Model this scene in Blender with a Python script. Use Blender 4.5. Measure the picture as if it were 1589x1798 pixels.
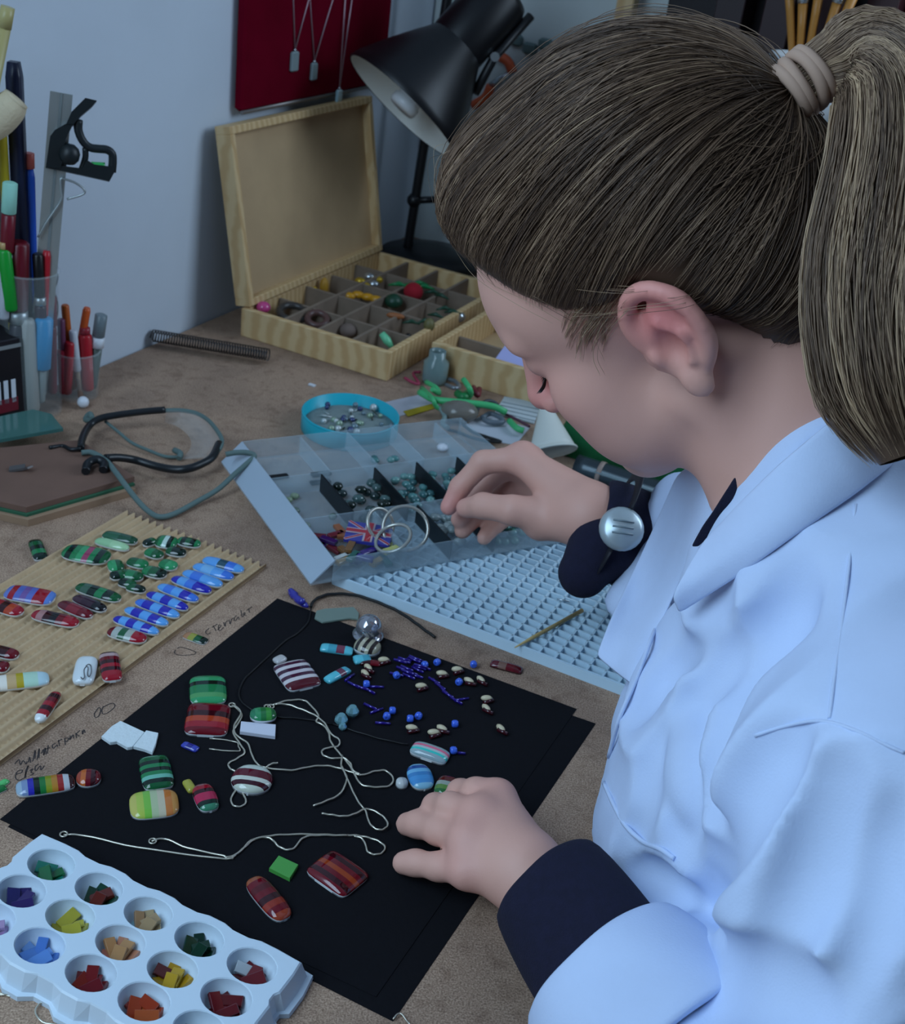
import bpy, bmesh, math, random
import numpy as np
from mathutils import Vector, Matrix

for _o in list(bpy.data.objects):
    bpy.data.objects.remove(_o)
SC = bpy.context.scene
COL = SC.collection
RND = random.Random(7)
NPR = np.random.RandomState(11)

# ---------------------------------------------------------------- camera
PW, PH, FPX = 1589, 1798, 2150.0
_p, _r = math.radians(28.5), math.radians(8.0)
_H = np.array([1., 0, 0])
_U0 = np.array([0, math.sin(_p), math.cos(_p)])
CD = np.array([0, math.cos(_p), -math.sin(_p)])
CR = math.cos(_r) * _H + math.sin(_r) * _U0
CU = -math.sin(_r) * _H + math.cos(_r) * _U0
CC = np.array([0, 0, .56])
cam = bpy.data.cameras.new('camera')
camo = bpy.data.objects.new('camera', cam)
COL.objects.link(camo)
camo.matrix_world = Matrix(((CR[0], CU[0], -CD[0], CC[0]), (CR[1], CU[1], -CD[1], CC[1]), (CR[2], CU[2], -CD[2], CC[2]), (0, 0, 0, 1)))
cam.sensor_fit = 'HORIZONTAL'
cam.sensor_width = 36
cam.lens = 36 * FPX / PW
cam.clip_start = .02
cam.dof.use_dof = True
cam.dof.focus_distance = .74
cam.dof.aperture_fstop = 20
SC.camera = camo

# ---------------------------------------------------------------- light: overcast daylight in a room
SC.view_settings.view_transform = 'Standard'
SC.view_settings.look = 'None'
SC.view_settings.gamma = 1
SC.view_settings.use_curve_mapping = False
SC.view_settings.exposure = 0.0
wd = bpy.data.worlds.new('room_light')
SC.world = wd
wd.use_nodes = True
wd.node_tree.nodes['Background'].inputs[0].default_value = (.60, .77, 1.0, 1)
wd.node_tree.nodes['Background'].inputs[1].default_value = .27


def area(name, loc, tgt, sx, sy, power, col):
    l = bpy.data.lights.new(name, 'AREA')
    l.shape = 'RECTANGLE'
    l.size, l.size_y, l.energy, l.color = sx, sy, power, col
    o = bpy.data.objects.new(name, l)
    COL.objects.link(o)
    o.location = loc
    o.rotation_euler = (Vector(tgt) - Vector(loc)).to_track_quat('-Z', 'Y').to_euler()
    return o


_w = lambda u, v, z: (.92388 * u + .38268 * v, -.38268 * u + .92388 * v, z)
area('window_daylight', _w(-.80, -.10, .85), _w(.0, .60, .10), 1.1, 1.0, 22, (.55, .78, 1.0))
area('far_window_daylight', _w(.85, 1.80, 1.05), _w(-.86, 1.0, .25), .8, 1.1, 16, (.62, .80, 1.0))

# ---------------------------------------------------------------- pixel helpers (points on the real surfaces)


def ray(x, y):
    return CD + CR * ((x - PW / 2) / FPX) - CU * ((y - PH / 2) / FPX)


def tab(x, y, z=0.):
    d = ray(x, y)
    return CC + d * ((z - CC[2]) / d[2])


def dep(x, y, d):
    return CC + ray(x, y) * d


def proj(p):
    v = np.asarray(p) - CC
    d = v @ CD
    return np.array([PW / 2 + FPX * (v @ CR) / d, PH / 2 - FPX * (v @ CU) / d, d])


AX_V = np.array([math.cos(math.radians(67.5)), math.sin(math.radians(67.5)), 0])   # along the wall
AX_U = np.array([AX_V[1], -AX_V[0], 0])                                            # away from the wall
ZUP = np.array([0, 0, 1.])
WALL_U = -.863


def uv(u, v, z=0.):
    return AX_U * u + AX_V * v + ZUP * z


def onwall(x, y, off=0.):
    """pixel -> point on the left wall, off metres in front of it"""
    d = ray(x, y)
    t = (WALL_U + off - CC @ AX_U) / (d @ AX_U)
    return CC + d * t


# ---------------------------------------------------------------- materials
MATS = {}


def srgb(c):
    return tuple(((v / 255) / 12.92 if v / 255 <= .04045 else ((v / 255 + .055) / 1.055) ** 2.4) for v in c)


def mat(name, col, rough=.5, metal=0., trans=0., ior=1.45, noise=0., nscale=30., bump=0., bscale=200., alpha=1., coat=0., sheen=0., sss=0., spec=.5):
    if name in MATS:
        return MATS[name]
    m = bpy.data.materials.new(name)
    m.use_nodes = True
    nt = m.node_tree
    b = nt.nodes['Principled BSDF']
    c = srgb(col) if max(col) > 1.001 else col
    b.inputs['Base Color'].default_value = (*c, 1)
    b.inputs['Roughness'].default_value = rough
    b.inputs['Metallic'].default_value = metal
    b.inputs['Transmission Weight'].default_value = trans
    b.inputs['IOR'].default_value = ior
    b.inputs['Alpha'].default_value = alpha
    b.inputs['Coat Weight'].default_value = coat
    b.inputs['Sheen Weight'].default_value = sheen
    b.inputs['Specular IOR Level'].default_value = spec
    if sss:
        b.inputs['Subsurface Weight'].default_value = sss
        b.inputs['Subsurface Radius'].default_value = (.008, .003, .0015)
    if noise or bump:
        tc = nt.nodes.new('ShaderNodeTexCoord')
    if noise:
        n = nt.nodes.new('ShaderNodeTexNoise')
        n.inputs['Scale'].default_value = nscale
        n.inputs['Detail'].default_value = 5
        nt.links.new(tc.outputs['Object'], n.inputs['Vector'])
        r = nt.nodes.new('ShaderNodeValToRGB')
        r.color_ramp.elements[0].position = .3
        r.color_ramp.elements[1].position = .7
        r.color_ramp.elements[0].color = (*[v * (1 - noise) for v in c], 1)
        r.color_ramp.elements[1].color = (*[min(1, v * (1 + noise)) for v in c], 1)
        nt.links.new(n.outputs['Fac'], r.inputs['Fac'])
        nt.links.new(r.outputs['Color'], b.inputs['Base Color'])
    if bump:
        n2 = nt.nodes.new('ShaderNodeTexNoise')
        n2.inputs['Scale'].default_value = bscale
        n2.inputs['Detail'].default_value = 4
        nt.links.new(tc.outputs['Object'], n2.inputs['Vector'])
        bp = nt.nodes.new('ShaderNodeBump')
        bp.inputs['Strength'].default_value = bump
        bp.inputs['Distance'].default_value = .002
        nt.links.new(n2.outputs['Fac'], bp.inputs['Height'])
        nt.links.new(bp.outputs['Normal'], b.inputs['Normal'])
    MATS[name] = m
    return m


def gmat(rgb, rough=.07):
    """opaque fused glass of a colour"""
    return mat('fused_glass_%d_%d_%d' % rgb, rgb, rough, coat=.4)


def tmat(rgb, rough=.05):
    """see-through coloured glass chip"""
    return mat('chip_glass_%d_%d_%d' % rgb, rgb, rough, trans=.35, coat=.3)


# ---------------------------------------------------------------- mesh builder
def unit(v):
    v = np.asarray(v, float)
    n = np.linalg.norm(v)
    return v / n if n > 1e-12 else v


def catmull(pts, n=6, closed=False):
    P = [np.asarray(p, float) for p in pts]
    if len(P) < 3:
        return [P[0] + (P[1] - P[0]) * t for t in np.linspace(0, 1, n + 1)]
    out = []
    k = len(P)
    segs = k if closed else k - 1
    for i in range(segs):
        if closed:
            a, b, c, d = P[i - 1], P[i], P[(i + 1) % k], P[(i + 2) % k]
        else:
            b, c = P[i], P[i + 1]
            a = P[i - 1] if i else 2 * b - c
            d = P[i + 2] if i + 2 < k else 2 * c - b
        for j in range(n):
            t = j / n
            out.append(.5 * ((2 * b) + (-a + c) * t + (2 * a - 5 * b + 4 * c - d) * t * t + (-a + 3 * b - 3 * c + d) * t ** 3))
    if not closed:
        out.append(P[-1])
    return out


class MB:
    def __init__(s):
        s.v, s.f, s.m, s.sm = [], [], [], []

    def add(s, vs, fs, mi=0, smooth=False):
        o = len(s.v)
        s.v += [tuple(map(float, p)) for p in vs]
        for f in fs:
            s.f.append(tuple(i + o for i in f))
            s.m.append(mi)
            s.sm.append(smooth)
        return s

    def box(s, c, ax, half, mi=0, bev=0.):
        """box: centre, (X,Y,Z axes), half sizes; bev chamfers the vertical-loop edges"""
        X, Y, Z = [np.asarray(a, float) for a in ax]
        c = np.asarray(c, float)
        hx, hy, hz = half
        if bev <= 0:
            vs = [c + X * sx * hx + Y * sy * hy + Z * sz * hz for sz in (-1, 1) for sx, sy in ((-1, -1), (1, -1), (1, 1), (-1, 1))]
            return s.add(vs, [(3, 2, 1, 0), (4, 5, 6, 7), (0, 1, 5, 4), (1, 2, 6, 5), (2, 3, 7, 6), (3, 0, 4, 7)], mi)
        b = min(bev, hx * .9, hy * .9, hz * .9)
        vs, fs = [], []
        for z, k in ((-hz, b), (-hz + b, 0), (hz - b, 0), (hz, b)):
            x, y = hx - k, hy - k
            for px, py in ((-x + b * .6, -y), (x - b * .6, -y), (x, -y + b * .6), (x, y - b * .6), (x - b * .6, y), (-x + b * .6, y), (-x, y - b * .6), (-x, -y + b * .6)):
                vs.append(c + X * px + Y * py + Z * z)
        for i in range(3):
            for j in range(8):
                a, d = i * 8 + j, i * 8 + (j + 1) % 8
                fs.append((a, d, d + 8, a + 8))
        fs.append(tuple(reversed(range(8))))
        fs.append(tuple(range(24, 32)))
        return s.add(vs, fs, mi)

    def tube(s, path, r, n=6, mi=0, caps=True, closed=False, smooth=True, flat=None):
        P = [np.asarray(p, float) for p in path]
        k = len(P)
        R = r if hasattr(r, '__len__') else [r] * k
        vs, fs = [], []
        nrm = None
        for i in range(k):
            if closed:
                t = unit(P[(i + 1) % k] - P[i - 1])
            else:
                t = unit(P[min(i + 1, k - 1)] - P[max(i - 1, 0)])
            if flat is not None:
                nrm = unit(np.asarray(flat) - t * (np.asarray(flat) @ t))
            elif nrm is None:
                a = ZUP if abs(t[2]) < .9 else np.array([1., 0, 0])
                nrm = unit(a - t * (a @ t))
            else:
                nrm = unit(nrm - t * (nrm @ t))
            bn = np.cross(t, nrm)
            for j in range(n):
                a = 2 * math.pi * (j + .5) / n
                if isinstance(R[i], tuple):
                    vs.append(P[i] + bn * math.cos(a) * R[i][0] + nrm * math.sin(a) * R[i][1])
                else:
                    vs.append(P[i] + (bn * math.cos(a) + nrm * math.sin(a)) * R[i])
        for i in range(k if closed else k - 1):
            for j in range(n):
                a, b = i * n + j, i * n + (j + 1) % n
                c, d = ((i + 1) % k) * n + (j + 1) % n, ((i + 1) % k) * n + j
                fs.append((a, b, c, d))
        s.add(vs, fs, mi, smooth)
        if caps and not closed:
            o = len(s.v) - len(vs)
            s.f += [tuple(o + j for j in reversed(range(n))), tuple(o + (k - 1) * n + j for j in range(n))]
            s.m += [mi, mi]
            s.sm += [False, False]
        return s

    def lathe(s, base, axis, prof, n=20, mi=0, smooth=True, ref=None, arc=None):
        """prof: list of (radius, height along axis)"""
        ax = unit(axis)
        a = np.array([1., 0, 0]) if ref is None else np.asarray(ref, float)
        if abs(a @ ax) > .95:
            a = np.array([0., 1, 0])
        e1 = unit(a - ax * (a @ ax))
        e2 = np.cross(ax, e1)
        vs, fs = [], []
        for r, h in prof:
            for j in range(n):
                t = 2 * math.pi * j / n
                vs.append(np.asarray(base) + ax * h + (e1 * math.cos(t) + e2 * math.sin(t)) * max(r, 1e-6))
        for i in range(len(prof) - 1):
            for j in range(n):
                fs.append((i * n + j, i * n + (j + 1) % n, (i + 1) * n + (j + 1) % n, (i + 1) * n + j))
        return s.add(vs, fs, mi, smooth)

    def prism(s, poly, z0, z1, mi=0, bev=0.):
        """poly: list of 2-D/3-D points (xy used)"""
        n = len(poly)
        P = [np.array([p[0], p[1]]) for p in poly]
        ar = sum(P[i][0] * P[(i + 1) % n][1] - P[(i + 1) % n][0] * P[i][1] for i in range(n))
        if ar < 0:
            P = P[::-1]
        c = sum(P) / n
        lv = [(z0, 0), (z1 - bev, 0), (z1, bev)] if bev else [(z0, 0), (z1, 0)]
        vs = []
        for z, k in lv:
            for p in P:
                q = p + unit(c - p) * k
                vs.append((q[0], q[1], z))
        fs = [tuple(reversed(range(n))), tuple((len(lv) - 1) * n + i for i in range(n))]
        for l in range(len(lv) - 1):
            for i in range(n):
                fs.append((l * n + i, l * n + (i + 1) % n, (l + 1) * n + (i + 1) % n, (l + 1) * n + i))
        return s.add(vs, fs, mi)

    def ball(s, c, r, n=12, mi=0, axes=None):
        X, Y, Z = axes if axes else (np.array([1., 0, 0]), np.array([0, 1., 0]), ZUP)
        rr = r if hasattr(r, '__len__') else (r, r, r)
        vs, fs = [], []
        k = max(4, n // 2)
        for i in range(k + 1):
            th = math.pi * i / k
            for j in range(n):
                ph = 2 * math.pi * j / n
                sx = max(math.sin(th), 1e-4)
                vs.append(np.asarray(c) + X * rr[0] * sx * math.cos(ph) + Y * rr[1] * sx * math.sin(ph) - Z * rr[2] * math.cos(th))
        for i in range(k):
            for j in range(n):
                fs.append((i * n + j, i * n + (j + 1) % n, (i + 1) * n + (j + 1) % n, (i + 1) * n + j))
        return s.add(vs, fs, mi, True)

    def mesh(s, name, mats, origin):
        me = bpy.data.meshes.new(name)
        o = np.asarray(origin)
        me.from_pydata([tuple(np.asarray(p) - o) for p in s.v], [], s.f)
        for m in (mats if isinstance(mats, (list, tuple)) else [mats]):
            me.materials.append(m)
        me.polygons.foreach_set('material_index', s.m)
        me.polygons.foreach_set('use_smooth', s.sm)
        me.update()
        return me

    def build(s, name, mats, parent=None, origin=None):
        if parent is not None:
            origin = np.array(parent['_o'])
            if '_p' in parent.keys():
                pass
        elif origin is None:
            a = np.array(s.v)
            origin = np.array([(a[:, 0].min() + a[:, 0].max()) / 2, (a[:, 1].min() + a[:, 1].max()) / 2, a[:, 2].min()])
        o = bpy.data.objects.new(name, s.mesh(name, mats, origin))
        COL.objects.link(o)
        o['_o'] = list(map(float, origin))
        if parent is not None:
            o.parent = parent
        else:
            o.location = origin
        return o


def tag(o, label, cat, group=None):
    o['label'] = label
    o['category'] = cat
    if group:
        o['group'] = group
    return o


def thing(name, loc, label, cat, group=None):
    o = bpy.data.objects.new(name, None)
    COL.objects.link(o)
    o.empty_display_size = .02
    o.location = tuple(map(float, loc))
    o['_o'] = list(map(float, loc))
    return tag(o, label, cat, group)


def struct(o):
    o['kind'] = 'structure'
    return o
# ================================================================ the room
M_WALL = mat('painted_plaster', (204, 214, 226), .85, noise=.04, nscale=6, bump=.15, bscale=60)
M_BACK = mat('back_wall_plaster', (196, 204, 204), .85, noise=.05, nscale=5)
M_DIM = mat('dim_wall', (104, 100, 100), .9, noise=.08, nscale=4)  # unseen right and rear walls, toned dark to cut bounced light
BACK_V = 1.74
w = MB().box(uv(WALL_U - .05, .55, .55), (AX_U, AX_V, ZUP), (.05, 1.6, 1.3))
struct(w.build('wall_left', M_WALL))
w = MB().box(uv(-.43, BACK_V + .05, .55), (AX_U, AX_V, ZUP), (.43, .05, 1.3))
struct(w.build('wall_back', M_BACK))
struct(MB().box(uv(1.55, .30, .55), (AX_U, AX_V, ZUP), (.05, 1.5, 1.3)).build('wall_right', M_DIM))
struct(MB().box(uv(.35, -1.15, .55), (AX_U, AX_V, ZUP), (1.25, .05, 1.3)).build('wall_rear', M_DIM))
struct(MB().box(uv(.32, .30, 1.88), (AX_U, AX_V, ZUP), (1.25, 1.5, .03)).build('ceiling', M_WALL))
fl = MB().box(uv(.6, .3, -.77), (AX_U, AX_V, ZUP), (1.6, 1.6, .02))
struct(fl.build('floor', mat('floor_boards', (110, 96, 84), .7, noise=.2, nscale=5)))


def chipboard():
    m = bpy.data.materials.new('chipboard')
    m.use_nodes = True
    nt = m.node_tree
    b = nt.nodes['Principled BSDF']
    b.inputs['Roughness'].default_value = .75
    tc = nt.nodes.new('ShaderNodeTexCoord')

    def nz(sc, det, dist=0.):
        n = nt.nodes.new('ShaderNodeTexNoise')
        n.inputs['Scale'].default_value = sc
        n.inputs['Detail'].default_value = det
        n.inputs['Distortion'].default_value = dist
        nt.links.new(tc.outputs['Object'], n.inputs['Vector'])
        return n
    fine, mid, big = nz(900, 6), nz(90, 4, .5), nz(7, 4, .8)
    r1 = nt.nodes.new('ShaderNodeValToRGB')
    e = r1.color_ramp.elements
    e[0].position, e[0].color = .32, (*srgb((122, 98, 82)), 1)
    e[1].position, e[1].color = .70, (*srgb((196, 168, 146)), 1)
    x = e.new(.5)
    x.color = (*srgb((162, 134, 114)), 1)
    nt.links.new(fine.outputs['Fac'], r1.inputs['Fac'])
    r2 = nt.nodes.new('ShaderNodeValToRGB')
    r2.color_ramp.elements[0].position, r2.color_ramp.elements[0].color = .33, (.72, .70, .70, 1)
    r2.color_ramp.elements[1].position, r2.color_ramp.elements[1].color = .6, (1.05, 1.03, 1.0, 1)
    nt.links.new(big.outputs['Fac'], r2.inputs['Fac'])
    r3 = nt.nodes.new('ShaderNodeValToRGB')
    r3.color_ramp.elements[0].position, r3.color_ramp.elements[0].color = .28, (.72, .68, .66, 1)
    r3.color_ramp.elements[1].position, r3.color_ramp.elements[1].color = .5, (1, 1, 1, 1)
    nt.links.new(mid.outputs['Fac'], r3.inputs['Fac'])
    prev = r1.outputs['Color']
    for r in (r2, r3):
        mx = nt.nodes.new('ShaderNodeMix')
        mx.data_type = 'RGBA'
        mx.blend_type = 'MULTIPLY'
        mx.inputs['Factor'].default_value = 1
        nt.links.new(prev, mx.inputs['A'])
        nt.links.new(r.outputs['Color'], mx.inputs['B'])
        prev = mx.outputs['Result']
    nt.links.new(prev, b.inputs['Base Color'])
    bp = nt.nodes.new('ShaderNodeBump')
    bp.inputs['Strength'].default_value = .12
    bp.inputs['Distance'].default_value = .0015
    nt.links.new(fine.outputs['Fac'], bp.inputs['Height'])
    nt.links.new(bp.outputs['Normal'], b.inputs['Normal'])
    return m


M_CHIP = chipboard()
EDGE_U = -.100
bench = thing('workbench', uv(-.45, .45, -.75), 'long brown chipboard workbench running along the pale wall', 'workbench')
uc, hu = (WALL_U + .002 + EDGE_U) / 2, (EDGE_U - WALL_U - .002) / 2
top = MB().box(uv(uc, .37, -.0125), (AX_U, AX_V, ZUP), (hu, 1.365, .0125), bev=.0012).build('table_top', M_CHIP, bench)
M_LEG = mat('bench_leg_wood', (140, 112, 84), .7, noise=.15, nscale=20)
for su in (-.78, -.19):
    for sv in (-.9, 1.62):
        MB().box(uv(su, sv, -.3875), (AX_U, AX_V, ZUP), (.03, .03, .3625), bev=.003).build('leg', M_LEG, bench)
for su in (-.78, -.19):
    MB().box(uv(su, .36, -.065), (AX_U, AX_V, ZUP), (.012, 1.2, .04)).build('apron', M_LEG, bench)


def pen_strokes(strokes, wid, parent, name='handwriting', col=(58, 50, 50), z=.0002):
    """pen writing: pixel polylines laid on the table as hair-thin ink ribbons"""
    mb = MB()
    for st in strokes:
        P = catmull([tab(x, y, z) for x, y in st], 4)
        vs = []
        for i, p in enumerate(P):
            t = unit(P[min(i + 1, len(P) - 1)] - P[max(i - 1, 0)])
            nn = np.array([-t[1], t[0], 0]) * wid
            vs += [p + nn, p - nn]
        mb.add(vs, [(2 * i, 2 * i + 1, 2 * i + 3, 2 * i + 2) for i in range(len(P) - 1)])
    return mb.build(name, mat('ink_%d' % col[0], col, .8), parent)


z8 = lambda L: [(x / 3.31, 1160 + y / 3.31) for x, y in L]
z6 = lambda L: [(x / 3.31, 890 + y / 3.31) for x, y in L]
ink = [z8(L) for L in (
    [(85, 600), (110, 575), (118, 605), (135, 580), (150, 600), (158, 585)], [(165, 590), (172, 560), (178, 592)], [(190, 585), (205, 520), (203, 570)],
    [(215, 575), (228, 510), (226, 565)], [(240, 540), (252, 515), (255, 550), (262, 505), (268, 545)], [(275, 540), (280, 490)], [(262, 515), (292, 505)],
    [(325, 480), (305, 490), (310, 510), (330, 490), (335, 500)], [(340, 460), (345, 495)], [(335, 470), (362, 455)],
    [(375, 450), (380, 490)], [(378, 450), (398, 450), (390, 470), (380, 465)], [(410, 435), (405, 460), (425, 430), (428, 452)], [(440, 420), (445, 450)], [(465, 405), (445, 425), (462, 440)], [(478, 405), (480, 428), (488, 400), (495, 420)],
    [(560, 290), (548, 310), (555, 330), (575, 320), (585, 285), (575, 272), (560, 290)], [(600, 265), (592, 290), (600, 310), (630, 300), (665, 270), (662, 250), (640, 250), (600, 270)],
    [(95, 660), (125, 650), (128, 635), (100, 645), (90, 680), (110, 695), (135, 685)], [(140, 685), (165, 610), (150, 640), (150, 680)], [(172, 640), (190, 628), (180, 650), (196, 655), (175, 668)], [(225, 600), (205, 615), (208, 640), (235, 610), (238, 635), (258, 610)])]
pen_strokes(ink, .00035, top)
ink2 = [z6(L) for L in (
    [(1215, 705), (1195, 725), (1205, 740), (1225, 730)], [(1240, 690), (1255, 720)], [(1232, 700), (1265, 680)], [(1265, 715), (1285, 690), (1270, 690), (1275, 720), (1300, 700)], [(1300, 670), (1308, 695), (1312, 672), (1325, 660)],
    [(1330, 655), (1338, 682), (1345, 655), (1358, 645)], [(1375, 630), (1360, 650), (1368, 662), (1385, 640), (1390, 655)], [(1400, 600), (1408, 640), (1425, 615), (1412, 622), (1432, 632)], [(1445, 590), (1450, 615)], [(1435, 600), (1465, 580)],
    [(1020, 830), (1015, 850), (1050, 862), (1120, 858), (1138, 845), (1100, 828), (1050, 815), (1030, 822)])]
pen_strokes(ink2, .00035, top)
# ================================================================ black paper, card sheet, glass pieces
top.children[0]['kind'] = top.children[1]['kind'] = 'stuff'
M_BLK = mat('black_sugar_paper', (11, 11, 17), .9, spec=.25, noise=.15, nscale=300, bump=.1, bscale=500)
PZ = .0008


def sheet(name, px, z, th, m, label, cat, group=None):
    mb = MB().prism([tab(x, y) for x, y in px], z, z + th, 0)
    return tag(mb.build(name, m), label, cat, group)


sheet('black_paper', [(14, 1452), (470, 1072), (1046, 1271), (690, 1794)], .00005, .0003, M_BLK, 'lower black paper sheet, its corner peeping out near the white coat', 'paper')
sheet('black_paper', [(0, 1440), (487, 1052), (1012, 1246), (660, 1752)], .0004, .0004, M_BLK, 'upper black paper sheet laid under the striped glass pendants', 'paper')

# ---- corrugated card
M_CARD = mat('corrugated_card', (186, 158, 124), .9, noise=.08, nscale=60)
cr, cl_ = tab(470, 995), tab(215, 908)
u1, u0_ = cr @ AX_U, cl_ @ AX_U
v1 = (cr @ AX_V + cl_ @ AX_V) / 2
v0 = v1 - .52
per = .0078
nu, nv = 200, 300
us, vs_ = np.linspace(u0_, u1, nu), np.linspace(v0, v1, nv)
UU, VV = np.meshgrid(us, vs_, indexing='ij')
ph = (UU - u0_) / per * 2 * math.pi
ZZ = (.0029 + .0015 * np.cos(ph)) + .0011 * np.cos(VV / .0028 * 2 * math.pi) * np.clip(-np.cos(ph), 0, 1)
P = UU[..., None] * AX_U + VV[..., None] * AX_V + ZZ[..., None] * ZUP
P[:, -1, :] += AX_V * (.0022 * np.cos(ph[:, -1]))[:, None]
mb = MB()
idx = lambda i, j: i * nv + j
mb.add(P.reshape(-1, 3), [(idx(i, j), idx(i + 1, j), idx(i + 1, j + 1), idx(i, j + 1)) for i in range(nu - 1) for j in range(nv - 1)], 0, True)
mb.box(uv((u0_ + u1) / 2, (v0 + v1) / 2, .00045), (AX_U, AX_V, ZUP), ((u1 - u0_) / 2, (v1 - v0) / 2, .0004))
mb2 = [mb.add([P[i, -1] for i in range(nu)] + [P[i, -1] * [1, 1, 0] + [0, 0, .0005] for i in range(nu)], [(i, i + 1, nu + i + 1, nu + i) for i in range(nu - 1)])]
tag(mb.build('corrugated_card', M_CARD), 'tan corrugated cardboard sheet holding rows of striped glass pieces', 'cardboard')
CZ = .0043

WHITE = (222, 226, 228)


def cab(a, b, wpx, cols, z, label, n=3.2, h=.0052, base=WHITE, cat='glass piece', name='glass_cabochon', cross=False, group=None):
    """fused glass piece: a,b pixel ends of its long axis, wpx width in pixels; stripes run across that axis
    (cross=True: along it)"""
    A, B = tab(*a, z), tab(*b, z)
    c = (A + B) / 2
    L = unit(B - A)
    Wd = np.array([-L[1], L[0], 0])
    hl = np.linalg.norm(B - A) / 2
    pc = proj(c)
    q = proj(c + Wd * .01)
    hw = wpx / 2 / (np.linalg.norm((q - pc)[:2]) / .01)
    if cross:
        L, Wd, hl, hw = Wd, -L, hw, hl
    k = len(cols)
    wsum = sum(x[1] if isinstance(x[1], (int, float)) and len(x) == 2 else 1 for x in cols)
    ed = [-1.]
    cc = []
    for x in cols:
        if len(x) == 2:
            ed.append(ed[-1] + 2 * x[1] / wsum)
            cc.append(x[0])
        else:
            ed.append(ed[-1] + 2 / wsum)
            cc.append(x)
    st = sorted(set([round(v, 4) for v in ed] + [round(math.sin(t), 4) for t in np.linspace(-math.pi / 2, math.pi / 2, 15)]))
    st = [max(-.9995, min(.9995, s)) for s in st]
    tt = [math.sin(t) for t in np.linspace(-math.pi / 2, math.pi / 2, 10)]
    mb = MB()
    V, F, MI = [], [], []
    m = len(tt) + 2
    for s in st:
        wf = (1 - abs(s) ** n) ** (1 / n)
        ef = (1 - abs(s) ** 4) ** .5
        row = [(-1, 0.)] + [(t, h * (.38 + .62 * ef * (1 - abs(t) ** 3.2) ** .6)) for t in tt] + [(1, 0.)]
        for t, zz in row:
            V.append(c + L * s * hl + Wd * t * wf * hw * (1 if zz else .97) + ZUP * zz)
    for i in range(len(st) - 1):
        sm = (st[i] + st[i + 1]) / 2
        ci = 0
        while ci < k - 1 and sm > ed[ci + 1]:
            ci += 1
        for j in range(m - 1):
            F.append((i * m + j, (i + 1) * m + j, (i + 1) * m + j + 1, i * m + j + 1))
            MI.append(0 if j in (0, m - 2) else ci + 1)
        F.append((i * m + m - 1, (i + 1) * m + m - 1, (i + 1) * m, i * m))
        MI.append(0)
    o = len(st) - 1
    F += [tuple(range(m)), tuple(reversed(range(o * m, o * m + m)))]
    MI += [0, 0]
    for f, mi in zip(F, MI):
        mb.f.append(f)
        mb.m.append(mi)
        mb.sm.append(len(f) == 4)
    mb.v = [tuple(p) for p in V]
    return tag(mb.build(name, [gmat(base)] + [gmat(x) for x in cc]), label, cat, group)


G1, G2, G3, GD = (30, 120, 72), (18, 84, 48), (52, 150, 96), (10, 34, 26)
R1, R2, RD, RO = (150, 22, 38), (104, 12, 26), (52, 10, 18), (172, 62, 34)
B1, B2, B3 = (84, 156, 226), (50, 58, 190), (60, 104, 214)
PK = (150, 60, 92)
K = (16, 14, 20)
S6 = lambda x, y: (x / 3.31, 890 + y / 3.31)
S8 = lambda x, y: (x / 3.31, 1160 + y / 3.31)
S7 = lambda x, y: (380 + x / 2.74, 1020 + y / 2.74)
SP = lambda x, y: (380 + x / 3.31, 1320 + y / 3.31)

# --- on and beside the card
cab(S6(200, 205), S6(242, 318), 27, [GD, G2, GD, G1, GD], 0, 'small dark green striped glass piece on the chipboard just beyond the card', n=5)
cab(S6(368, 262), S6(636, 312), 33, [G1, GD, G1, G3, PK, G1, GD, G2], CZ, 'large green glass piece crossed by one pink stripe')
cab(S6(600, 168), S6(795, 215), 16, [(40, 92, 66), (30, 74, 52)], CZ, 'dark green bar lying behind the pale lime bar', n=4)
cab(S6(555, 205), S6(748, 255), 15, [(150, 196, 150), (166, 206, 160)], CZ, 'pale lime green glass bar at the top of the card', n=3)
for i, (a, b, w, cs, lb) in enumerate([
        ((835, 232), (905, 205), 14, [GD, G2], 'tiny dark green oval, leftmost of the top green heap'),
        ((905, 205), (1030, 225), 22, [G2, G1, (190, 214, 204), GD, G1], 'broad green oval with a white streak in the top green heap'),
        ((1030, 205), (1165, 232), 15, [G1, GD, G2, GD, G1], 'long green and black bar at the right tip of the top heap'),
        ((965, 262), (1080, 285), 15, [G2, GD, GD], 'dark green bar under the white streaked oval'),
        ((845, 268), (945, 300), 18, [G1, G2], 'plain green oval low in the top green heap'),
        ((930, 335), (1025, 365), 20, [G1, G3], 'bright green oval between the two green heaps'),
        ((625, 360), (720, 350), 20, [G3, G2], 'light green oval at the left of the middle green heap'),
        ((740, 325), (860, 355), 17, [G2, G1], 'green bar at the top of the middle heap'),
        ((640, 420), (730, 400), 15, [GD, G2], 'dark green oval at the lower left of the middle heap'),
        ((690, 395), (830, 425), 18, [G2, G1, G2], 'green bar across the middle heap'),
        ((830, 375), (965, 410), 20, [G1, G2, GD], 'green to black bar at the right of the middle heap'),
        ((690, 445), (790, 470), 15, [GD, G2], 'dark bar second lowest in the middle green heap'),
        ((735, 475), (845, 500), 13, [G2, GD], 'lowest dark green bar of the middle heap')]):
    cab(S6(*a), S6(*b), w, cs, CZ + (.0004 * (i % 3)), lb, n=2.8, group='green glass pieces on the card')
LB, MBl, DB = (92, 160, 226), (64, 118, 214), (40, 40, 168)
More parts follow.
